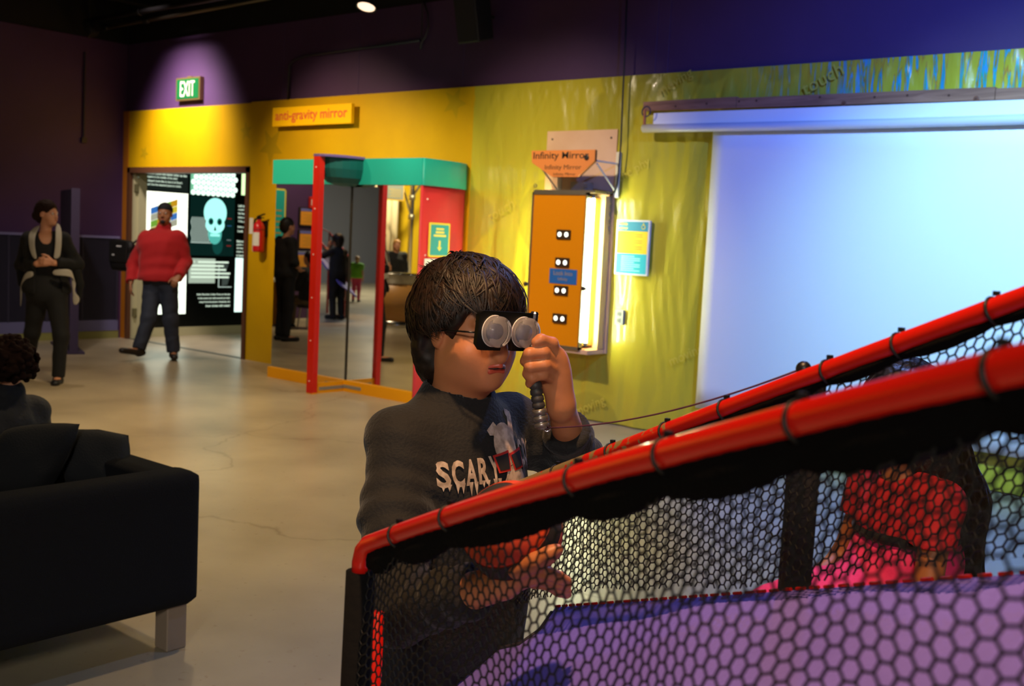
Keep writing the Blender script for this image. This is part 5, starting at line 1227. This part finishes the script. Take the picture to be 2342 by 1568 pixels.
for q in (-1, 1): S.chain([kc - UZ * .42 + kl * q * .08, kc - UZ * .45 + kl * q * .09 + kf * .33, kc - UZ * .76 + kl * q * .09 + kf * .36], [.085, .065, .055], .03)
blob('trousers', S, .01, fab_black, kid)
mcurl = mat('curly_brown', '#1c0e08', .9, bump=(90, .3), spec=.1); S = Shape(); rg = np.random.default_rng(11); l_, f_, u_ = axes(kf)
S.ell(kc + UZ * .03 - kf * .02, (.088, .10, .095), (l_, f_, u_), .02)
for _ in range(420):
    d_ = nrm(rg.normal(size=3)); 
    if d_ @ kf > .45 and d_[2] < .35 or d_[2] < -.65: continue
    S.ell(kc + UZ * .02 - kf * .02 + d_ * np.array([.1, .1, .105]) * rg.uniform(.92, 1.10), (.0115, .0115, .0115), None, .005)
blob('hair', S, .005, mcurl, kid)

# ================================================================ man in the red hoodie
DM = float((onZ(370, 822) - CC) @ CF)
MP = lambda x, y, d=0: at(x, y, DM + d)
mf_ = nrm(V3(.843, -.538, 0) + V3(-.538, -.843, 0) * .25); mb = onZ(365, 821)
J = standing((mb[0], mb[1], 0), mf_, 1.76); J.hf = nrm(mf_ + UZ * .03); J.s = 1.0
J.pel = MP(366, 640); J.chest = MP(366, 567); J.neck = MP(373, 522, .02); J.head = MP(377, 489)
J.shR = MP(334, 546); J.elR = MP(306, 605, .05); J.wrR = MP(300, 645, -.08); J.shL = MP(408, 544); J.elL = MP(424, 598, .08); J.wrL = MP(409, 632, -.16)
J.hdR = -UZ + .15 * mf_; J.pdR = J.l; J.thR = mf_; J.hdL = nrm(-UZ * .6 + mf_ * .7 - RH * .3); J.pdL = -UZ - .3 * RH; J.thL = nrm(-RH + mf_ * .3); J.cuL = .9
J.hipR = MP(349, 652); J.knR = MP(340, 728, -.12); J.anR = MP(318, 797, -.2); J.toeR = MP(280, 801, -.38); J.hipL = MP(386, 652); J.knL = MP(390, 733, .03); J.anL = MP(397, 803, .08); J.toeL = MP(399, 817, -.1)
man = thing('person', 'man in red hoodie and black cap walking out of the doorway', 'person', (mb[0], mb[1], 0))
S = body_shape(J, 1.18); Qm = head_shape(S, J.head, J.hf, 1.0); blob('body', S, .0075, skin_t, man); eyes(Qm, man); lips(Qm, man, lip_m)
T = cloth_top(J, 1.26, 1.0, .02, .028); T.cap(J.neck + UZ * .0 - J.f * .02, J.neck + UZ * .025 - J.f * .05, .085, .075, .03)
hd = blob('hoodie', T, .0085, mat('hoodie_red', '#b3161a', .85, bump=(90, .25), sheen=.1), man, folds(.0065, 26, 2))
S = Shape(); S.ell(J.pel + UZ * .02, (.2, .145, .05), (J.l, J.f, UZ), .02); blob('undershirt', S, .01, fab_black, man)
blob('jeans', cloth_pants(J, 1.22, 1.12), .009, mat('jeans_dark', '#1f2430', .8, bump=(120, .2), var=(14, '#2c3340', .25)), man, folds(.004, 34, 4)); shoes(J, mat('shoe_brown', '#1c1510', .5), man)
S = Shape(); l_, f_, u_ = axes(J.hf); S.ell(Qm(0, -.012, .045), (.083, .102, .086), (l_, f_, u_), .01); S.cut(Qm(0, 0, .03), -u_ + f_ * .25, .2); blob('cap', S, .006, mat('cap_black', '#101012', .8), man)
S = Shape(); S.ell(Qm(0, .075, -.092), (.026, .022, .028), (l_, f_, u_), .01); S.cap(Qm(-.024, .08, -.05), Qm(0, .098, -.044), .005, .005, .004); S.cap(Qm(.024, .08, -.05), Qm(0, .098, -.044), .005, .005, .004); S.cap(Qm(-.026, .079, -.052), Qm(-.028, .07, -.085), .006, .006, .005); S.cap(Qm(.026, .079, -.052), Qm(.028, .07, -.085), .006, .006, .005); blob('goatee', S, .004, mat('beard_black', '#120d0b', .7), man)
# messenger bag at his hip
bgc = MP(281, 583, .1); bg = thing('messenger_bag', 'black messenger bag hanging at the side of the man in red', 'bag', tuple(bgc)); bl_, bf_, _ = axes(nrm(mf_ - RH * .6))
S = Shape(); S.cap(bgc + UZ * .1 - bl_ * .1, bgc + UZ * .1 + bl_ * .1, .07, None, .03, (bf_, 1.3)); S.cap(bgc - UZ * .1 - bl_ * .1, bgc - UZ * .1 + bl_ * .1, .08, None, .03, (bf_, 1.3)); S.ell(bgc, (.15, .065, .16), (bl_, bf_, UZ), .03)
blob('bag_body', S, .009, mat('bag_black', '#0b0b0d', .6, bump=(60, .2)), bg, folds(.004, 25, 6))
MB().obox(bgc + bf_ * .068 + UZ * .04, bl_, bf_, UZ, .14, .006, .12, .004).build('flap', mat('bag_black', ''), bg)
for dx, dz, w_ in ((.02, .1, .035), (-.07, .0, .016)): MB().obox(bgc + bf_ * .077 + bl_ * dx + UZ * dz, bl_, bf_, UZ, w_, .003, .008).build('logo_strip', mat('bag_white', '#c8c8c8', .5), bg)
MB().tube([bgc + UZ * .14 + bl_ * .05, MP(300, 560, .16), MP(345, 525, .12), MP(380, 518, .16)], .012, 6).build('strap', mat('bag_black', ''), bg, True)
MB().tube([bgc - UZ * .08 + bl_ * .1 - bf_ * .02, MP(312, 636, .02), MP(322, 622, .0)], .010, 6).build('lower_strap', mat('strap_blue', '#1a1a3a', .6), bg, True)

# ================================================================ woman in the cardigan
DW = float((onZ(122, 876) - CC) @ CF); WP = lambda x, y, d=0: at(x, y, DW + d)
wb_ = onZ(115, 878); tocam = nrm(V3(-wb_[0], -wb_[1], 0)); wr_ = V3(-tocam[1], tocam[0], 0)      # wr_ = image right at her place
wf = nrm(tocam + wr_ * .12); J = standing((wb_[0], wb_[1], 0), wf, 1.70); J.s = .97; J.hf = nrm(tocam * .62 + wr_ * .78)
J.pel = WP(107, 668); J.chest = WP(105, 578); J.neck = WP(103, 537, .02); J.head = WP(109, 489)
J.shR = WP(68, 549); J.elR = WP(50, 607, .06); J.wrR = WP(84, 603, -.17); J.shL = WP(142, 549); J.elL = WP(176, 605, .06); J.wrL = WP(124, 601, -.17)
J.hdR = nrm(wr_ + UZ * .15 - tocam * .1); J.pdR = -tocam; J.thR = UZ; J.hdL = nrm(-wr_ + UZ * .1); J.pdL = -tocam; J.thL = UZ; J.cuR = .55; J.cuL = .45
J.hipR = WP(87, 680); J.knR = WP(74, 760, .06); J.anR = WP(62, 832, .3); J.toeR = WP(55, 845, .12); J.hipL = WP(128, 680); J.knL = WP(140, 768, -.04); J.anL = WP(133, 860, .0); J.toeL = WP(126, 876, -.14)
wo = thing('person', 'woman in black cardigan with cream lapels and hands clasped', 'person', (wb_[0], wb_[1], 0))
S = body_shape(J, .98); Qw = head_shape(S, J.head, J.hf, .96); blob('body', S, .007, skin_w, wo); eyes(Qw, wo, .96); lips(Qw, wo, lip_m, .96)
T = cloth_top(J, .99, .1, -.02, .0); T.ell(J.neck + wf * .06 - UZ * .05, (.075, .09, .10), (J.l, J.f, UZ), .01, 'sub'); blob('tank_top', T, .0085, fab_black, wo)
blob('trousers', cloth_pants(J, 1.0, 1.12), .009, mat('leggings_black', '#0a0a0b', .85), wo, folds(.002, 30, 4)); shoes(J, mat('flat_shoe_black', '#0e0e10', .5), wo)
C_ = cloth_top(J, 1.03, .98, .02, .022, 1.1); C_.cap(J.chest + wf * .13 + UZ * .2, J.pel + wf * .15 - UZ * .2, .095, .12, .01, None, 'sub'); C_.cap(J.neck, J.neck + wf * .15, .07, None, .01, None, 'sub')
blob('cardigan', C_, .0085, mat('cardigan_black', '#0b0b0c', .9, bump=(80, .3)), wo, folds(.004, 26, 12))
mcre = mat('cream_knit', '#a9a294', .9, bump=(110, .4))
def lapel(pts, wd, name):
    v = []; f = []
    for i, (p_, q_) in enumerate(pts): v += [p_, q_]
    f = [(2 * i, 2 * i + 1, 2 * i + 3, 2 * i + 2) for i in range(len(pts) - 1)]
    o = mesh_obj(name, v, f, mcre, wo, True); sm = o.modifiers.new('t', 'SOLIDIFY'); sm.thickness = .012; sb = o.modifiers.new('s', 'SUBSURF'); sb.levels = 1; sb.render_levels = 2; return o
lapel([(WP(95, 512, -.02), WP(84, 515, .02)), (WP(82, 530, -.15), WP(64, 527, -.1)), (WP(78, 550, -.2), WP(63, 550, -.17)), (WP(80, 575, -.21), WP(66, 572, -.19)), (WP(86, 594, -.21), WP(75, 593, -.2))], .02, 'lapel')
lapel([(WP(128, 510, .02), WP(134, 513, .06)), (WP(126, 525, -.10), WP(141, 522, -.05)), (WP(126, 550, -.16), WP(142, 548, -.12)), (WP(124, 578, -.17), WP(140, 575, -.14)), (WP(120, 594, -.17), WP(137, 592, -.15))], .02, 'lapel')
lapel([(WP(118, 616, -.17), WP(118, 630, -.17)), (WP(140, 614, -.17), WP(140, 630, -.18)), (WP(160, 614, -.12), WP(162, 632, -.12)), (WP(168, 620, -.05), WP(172, 640, -.05)), (WP(163, 640, -.05), WP(176, 655, -.05)), (WP(167, 660, -.05), WP(168, 668, -.05)), (WP(166, 676, -.05), WP(189, 682, -.05)), (WP(167, 697, -.05), WP(175, 700, -.05))], .02, 'drape')
lapel([(WP(80, 618, -.16), WP(78, 636, -.16)), (WP(62, 620, -.14), WP(60, 636, -.13)), (WP(56, 630, -.08), WP(48, 655, -.08)), (WP(52, 650, -.06), WP(46, 662, -.06)), (WP(51, 675, -.05), WP(46, 690, -.05)), (WP(48, 702, -.04), WP(46, 702, -.04))], .02, 'drape')
S = Shape(); S.chain([WP(176, 622, .04), WP(182, 650, .06), WP(181, 690, .08)], [.04, .035, .015], .03); S.chain([WP(48, 622, .04), WP(46, 650, .06)], [.04, .02], .03); blob('cardigan_tail', S, .009, mat('cardigan_black', ''), wo)
mbr = mat('brown_hair', '#23140d', .8, spec=.15); simple_hair('hair', J.head, J.hf, .97, mbr, wo, u=None, lift=.004)
S = Shape(); S.ell(Qw(0, -.12, -.02), (.04, .045, .05), None, .02); S.chain([Qw(.02, -.09, -.06), Qw(.02, -.08, -.12)], [.02, .008], .01); blob('hair_bun', S, .006, mbr, wo, folds(.002, 120, 5))
MB().tube([J.neck + wf * .085 - UZ * .035 + J.l * a + wf * .01 * math.cos(a * 20) - UZ * (.05 - abs(a)) * .8 for a in np.linspace(-.06, .06, 13)], .0035, 6).build('necklace', mat('necklace_grey', '#6a6460', .4, .6), wo, True)

# ================================================================ girl behind the far net
DG = 2.5; GP = lambda x, y, d=0: at(x, y, DG + d)
gbase = GP(2095, 1345); gf = nrm(-RH * .9 - FH * .25); gl_ = np.cross(UZ, gf)
girl = thing('person', 'girl with long dark hair in red top and pink skirt behind the netting', 'person', (gbase[0], gbase[1], 0))
gh = GP(2058, 945); gs = .86; gn = gh - UZ * .13 - gf * .02; S = Shape(); Qg = head_shape(S, gh, nrm(gf - UZ * .15), .86)
GPt = lambda x, y, z: V3(gn[0], gn[1], 0) + gl_ * x + gf * y + UZ * z
zn = gn[2]; Ag = (gl_, gf, UZ)
S.cap(gn - UZ * .04, gh - UZ * .04, .042, .04, .02); S.ell(GPt(0, -.02, zn - .16), (.11, .08, .14), Ag, .03); S.ell(GPt(0, -.03, zn - .36), (.12, .09, .13), Ag, .03)
gsL, gsR = GPt(.125, -.01, zn - .05), GPt(-.125, -.01, zn - .05); geL, gwL = GPt(.16, .03, zn - .25), GPt(.10, .20, zn - .33); geR, gwR = GPt(-.16, .03, zn - .25), GPt(-.10, .20, zn - .33)
S.cap(gsL, gsR, .035, None, .03)
for a, b_, c_, q in ((gsL, geL, gwL, 1), (gsR, geR, gwR, -1)): S.chain([a, b_, c_], [.035, .03, .021], .02); hand_shape(S, c_, nrm(gf - UZ * .3), -UZ, -q * gl_, .72, .3)
for q in (-1, 1): S.chain([GPt(q * .06, -.02, zn - .42), GPt(q * .065, -.01, .34), GPt(q * .065, -.03, .07)], [.065, .045, .03], .03); S.cap(GPt(q * .065, -.03, .04), GPt(q * .07, .1, .03), .03, .025, .02)
blob('body', S, .007, mat('skin_brown', '#a0623a', .5, sss=.06), girl); eyes(Qg, girl, .86)
S = Shape(); S.ell(GPt(0, -.02, zn - .15), (.135, .105, .16), Ag, .04); S.ell(GPt(0, -.03, zn - .27), (.135, .105, .12), Ag, .04); S.cap(gsL, gsR, .05, None, .04)
for a, b_ in ((gsL, geL), (gsR, geR)): S.chain([a, a + (b_ - a) * .6], [.052, .05], .02); S.cut(a + (b_ - a) * .6, b_ - a, .07)
S.cut(GPt(0, -.03, zn - .14), -UZ, .25); S.cap(gn, gh, .05, None, .01, None, 'sub'); blob('top', S, .007, mat('top_red', '#b8202a', .8, bump=(90, .2)), girl, folds(.004, 34, 3))
S = Shape(); S.ell(GPt(0, -.02, zn - .20), (.132, .108, .10), Ag, .04); S.ell(GPt(0, .13, zn - .42), (.17, .28, .19), Ag, .08); S.cut(GPt(0, .0, zn - .58), -UZ, .45); blob('skirt', S, .008, mat('skirt_pink', '#e0306a', .75, bump=(60, .2)), girl, folds(.010, 34, 7, (1, 1, .2)))
S = Shape(); S.ell(GPt(0, -.02, zn - .145), (.136, .112, .028), Ag, .01); blob('belt', S, .006, fab_black, girl)
for q in (-1, 1): S = Shape(); S.cap(GPt(q * .065, -.05, .045), GPt(q * .07, .11, .035), .04, .034, .02); S.cut(GPt(q * .07, .03, .004), -UZ, .2); blob('shoe', S, .008, fab_black, girl)
gm_ = mat('girl_hair', '#1c110b', .45, bump=(60, .4)); S = Shape(); l_, f_, u_ = axes(gf); S.ell(Qg(0, -.02, .04), (.085, .10, .092), (l_, f_, u_), .02)
S.chain([Qg(0, -.06, -.02), GPt(0, -.11, zn - .08), GPt(0, -.14, zn - .3), GPt(0, -.13, zn - .5)], [.085, .095, .085, .05], .04); S.ell(Qg(0, .09, -.025), (.068, .075, .078), (l_, f_, u_), .015, 'sub'); blob('hair', S, .006, gm_, girl, folds(.004, 70, 3, (1, 1, .15)))

# ================================================================ the hall behind the camera, seen in the mirrors
def mp_pt(px, py, X): q = onX(px, py, X); return V3(q[0], 2 * YM - q[1], q[2])
def mz_pt(px, py, z=0): q = onZ(px, py, z); return V3(q[0], 2 * YM - q[1], q[2])
XH = -14.99
def board(name, label, x0, y0, x1, y1, bands, framec='#2a2018', grp=None, rounded=.01):
    a, b_ = mp_pt(x0, y0, XH), mp_pt(x1, y1, XH); ya, yb = sorted((a[1], b_[1])); za, zb_ = sorted((a[2], b_[2])); c = V3(XH, (ya + yb) / 2, (za + zb_) / 2)
    r = thing(name, label, 'sign', tuple(c), grp); MB().prism(rrect(yb - ya, zb_ - za, rounded, 3), c, UY, UZ, UX, 0, .025).build('frame', mat('frame_' + framec[1:], framec, .5), r)
    for k, (f0, f1, colr) in enumerate(bands): MB().box((XH + .025, ya + .03, za + (zb_ - za) * f0), (XH + .03, yb - .03, za + (zb_ - za) * f1)).build('panel', mat('panel_' + colr[1:], colr, .5), r)
    tl2 = MB(); ht = zb_ - za
    for k in range(5): tl2.box((XH + .03, ya + .09, za + ht * (.2 + .1 * k)), (XH + .0315, yb - .09 - .06 * (k % 2), za + ht * (.225 + .1 * k)))
    tl2.build('text_lines', mat('line_ochre', ''), r); return r
board('framed_notice', 'upper framed orange notice on the purple hall wall', 683, 473, 745, 519, ((.06, .78, '#e0952a'), (.8, .94, '#6a6ab0')), grp='framed notices on the hall wall')
board('framed_notice', 'middle framed orange notice on the purple hall wall', 681, 524, 745, 571, ((.06, .78, '#e0952a'), (.8, .94, '#6a6ab0')), grp='framed notices on the hall wall')
board('framed_notice', 'lowest grey framed orange notice on the purple hall wall', 664, 573, 702, 616, ((.06, .78, '#e0952a'), (.8, .94, '#6a6ab0')), '#8a8f98', 'framed notices on the hall wall')
board('exhibit_title_board', 'tall teal board with yellow border on the purple hall wall', 580, 426, 649, 560, ((.03, .97, '#1b9c94'),), '#d8c93a', None, .05)
a = mp_pt(711, 463, XH); fa = thing('fire_alarm', 'small red fire alarm box above the framed notices', 'alarm', tuple(a)); MB().obox(a + UX * .03, UX, UY, UZ, .03, .06, .1, .01).build('case', mat('alarm_red', '#c02818', .4), fa); MB().obox(a + UX * .065 + UY * .01, UX, UY, UZ, .012, .03, .05, .006).build('strobe', mat('alarm_white', '#d8d8d0', .3), fa)
# standing visitor with black clothes
def visitor(label, base, facing, H, top, bot, hairc, hlen=0.0, bulk=1.0, sleeve=1.0, wide=1.0, skin=skin_w, pose=None):
    J = standing(base, facing, H)
    if pose: pose(J)
    r = thing('person', label, 'person', tuple(base)); S = body_shape(J, bulk); Q = head_shape(S, J.head, J.hf, J.s); blob('body', S, .011, skin, r)
    blob('top', cloth_top(J, bulk * 1.05, sleeve, .0, .015), .013, top, r, folds(.004, 26, 4)); blob('trousers', cloth_pants(J, wide, bulk), .013, bot, r); shoes(J, fab_black, r); simple_hair('hair', J.head, J.hf, J.s, hairc, r, hlen); return r
hb = mat('hair_dark_plain', '#17100c', .5)
def pose_arms(J):
    for q, n in ((1, 'L'), (-1, 'R')): setattr(J, 'el' + n, J.P(q * .23, .02, 1.13)); setattr(J, 'wr' + n, J.P(q * .08, .2, 1.02)); setattr(J, 'hd' + n, nrm(J.f * .4 - q * J.l))
b0 = mz_pt(648, 779); visitor('standing visitor in dark clothes with tied hair, seen in the mirror', b0, nrm(V3(.2, -1, 0)), 1.66, mat('top_charcoal', '#17171a', .85), mat('trousers_black', ''), hb, 0, 1.12, .6, 1.05, skin_w, pose_arms)
b1 = mz_pt(845, 722); visitor('man in dark jacket and jeans by the round counter, seen in the mirror', b1, nrm(V3(-.4, -1, 0)), 1.85, mat('jacket_navy', '#14161f', .85), mat('jeans_grey', '#2c2f38', .85), hb, 0, 1.12, 1.0, 1.1)
b2 = mz_pt(906, 742); b2 = V3(b2[0] - 1.0, b2[1] - .9, 0); visitor('blonde woman in black behind the round counter, seen in the mirror', b2, nrm(V3(.8, .6, 0)), 1.42, fab_black, fab_black, mat('blonde', '#a8743c', .5), .2)
vv = onZ(812, 690); b3 = V3(2 * XF - vv[0], 2 * YM - vv[1], 0); visitor('small child in lime shirt and pink shorts, seen in the mirror', b3, nrm(V3(.6, -.8, 0)), 1.0, mat('shirt_lime', '#7ac02a', .7), mat('shorts_pink', '#d03a60', .7), mat('blond_child', '#c99a5c', .5), 0, 1.1, .3)
# seated person at the desk
b4 = mz_pt(692, 752); dk_ = thing('activity_desk', 'low yellow and white activity desk under the framed notices', 'desk', (b4[0] - .6, b4[1] + .15, 0))
dx, dy = b4[0] - .75, b4[1] + .35
MB().box((dx - .35, dy - .5, .70), (dx + .35, dy + .6, .74)).build('desk_top', mat('desk_white', '#c9c2b0', .4), dk_)
for y in (dy - .48, dy + .55): MB().box((dx - .33, y, 0), (dx + .33, y + .04, .70)).build('side_panel', mat('desk_yellow', '#d89a1c', .5), dk_)
MB().box((dx - .33, dy - .45, .45), (dx - .29, dy + .55, .70)).build('modesty_panel', mat('desk_yellow', ''), dk_)
def sit(J):
    for q, n in ((1, 'L'), (-1, 'R')):
        setattr(J, 'kn' + n, J.P(q * .1, .42, .92)); setattr(J, 'an' + n, J.P(q * .1, .44, .5)); setattr(J, 'toe' + n, J.P(q * .1, .6, .46)); setattr(J, 'el' + n, J.P(q * .2, .1, 1.15)); setattr(J, 'wr' + n, J.P(q * .1, .3, 1.1)); setattr(J, 'hd' + n, J.f)
visitor('seated person in dark top at the activity desk, seen in the mirror', (b4[0], b4[1] - .1, -.41), nrm(V3(-1, .2, 0)), 1.6, fab_black, mat('trousers_khaki', '#5a4a34', .8), hb, 0, 1, 1, 1, skin_w, sit)
st_ = thing('round_stool', 'low dark stool under the seated person by the desk', 'stool', (b4[0], b4[1] - .1, 0)); MB().lathe([(.17, .33), (.18, .36), (.16, .37), (0, .37)], (b4[0], b4[1] - .1, 0), UZ, 20).build('seat', fab_black, st_, True)
for i in range(4): a = math.pi / 4 + i * math.pi / 2; MB().tube([(b4[0] + .12 * math.cos(a), b4[1] - .1 + .12 * math.sin(a), .33), (b4[0] + .16 * math.cos(a), b4[1] - .1 + .16 * math.sin(a), 0)], .012).build('leg', alu, st_)
# round counter
d0, d1_ = mz_pt(855, 742), mz_pt(945, 748); dc = (d0 + d1_) / 2; dc[2] = 0; rad = .46
ct = thing('round_counter', 'round wooden counter with steel bands, seen in the mirror', 'counter', tuple(dc)); steel = mat('steel_band', '#b8b4ae', .18, 1.0)
MB().lathe([(rad, .1), (rad, .74)], dc, UZ, 40).build('drum', mat('counter_wood', '#c08a48', .4), ct, True); MB().lathe([(rad + .005, 0), (rad + .005, .11)], dc, UZ, 40).build('lower_band', steel, ct, True); MB().lathe([(rad + .005, .72), (rad + .005, .86), (rad + .02, .87), (rad + .02, .89), (0, .89)], dc, UZ, 40).build('upper_band', steel, ct, True)
# steel lattice masts and hanging signs in the yellow alcove
XV = -16.4
def mast(px, label):
    a = mp_pt(px, 560, XV); r = thing('steel_mast', label, 'mast', (a[0], a[1], 0), 'steel masts in the alcove'); MB().tube([(a[0], a[1], 0), (a[0], a[1], 4.4)], .05, 12).build('pole', steel, r, True)
    for z, s in ((1.9, 1), (2.3, -1), (2.8, 1)): MB().tube([(a[0], a[1], z), (a[0] + .1, a[1] + .35 * s, z + .55)], .025, 8).build('strut', steel, r, True); MB().lathe([(.07, -.05), (.07, .05)], (a[0], a[1], z), UZ, 12).build('clamp', alu, r, True)
mast(868, 'steel lattice mast left of the hanging sign in the alcove'); mast(938, 'steel lattice mast right of the hanging sign in the alcove')
XH = -16.0; board('hanging_sign', 'grey hanging sign with yellow lettering above the round counter', 880, 415, 922, 460, ((.08, .92, '#6a6f6a'),), '#b8902a')
XH = -17.26; board('teal_panel_sign', 'teal panel with orange lettering on the alcove wall', 868, 537, 894, 586, ((.05, .95, '#2a8a86'),), '#2a8a86')
for i, px in enumerate((852, 878, 893)):
    a = mp_pt(px, 500, -17.2); r = thing('white_column', ['left pale tube on the alcove wall', 'middle pale tube on the alcove wall', 'right pale tube on the alcove wall'][i], 'tube', (a[0], a[1], .8), 'pale tubes in the alcove'); MB().tube([(a[0] + .1, a[1], .8), (a[0] + .1, a[1], 3.2)], .09, 14).build('tube', mat('column_cream', '#d8c8a8', .5), r, True); MB().lathe([(.11, 0), (.11, .08)], (a[0] + .1, a[1], 3.2), UZ, 14).build('cap', alu, r)
# ceiling tube lights far behind, caught by the mirror fin
for i, (x, y) in enumerate(((6.5, -4.5), (4.0, -6.2))):
    r = thing('ceiling_tube_light', ['glowing ceiling tube light far behind on the right', 'glowing ceiling tube light far behind in the middle'][i], 'light', (x, y, 3.6)); MB().tube([(x - .7, y, 3.6), (x + .7, y, 3.6)], .03, 10).build('tube', mat('hall_tube', '#ffffff', .3, emit='#e8f4ff', es=6), r, True); MB().box((x - .75, y - .06, 3.63), (x + .75, y + .06, 3.7)).build('fitting', alu, r)
    for s in (-1, 1): MB().tube([(x + .6 * s, y, 3.7), (x + .6 * s, y, 4.5)], .008, 6).build('hanger', alu, r)
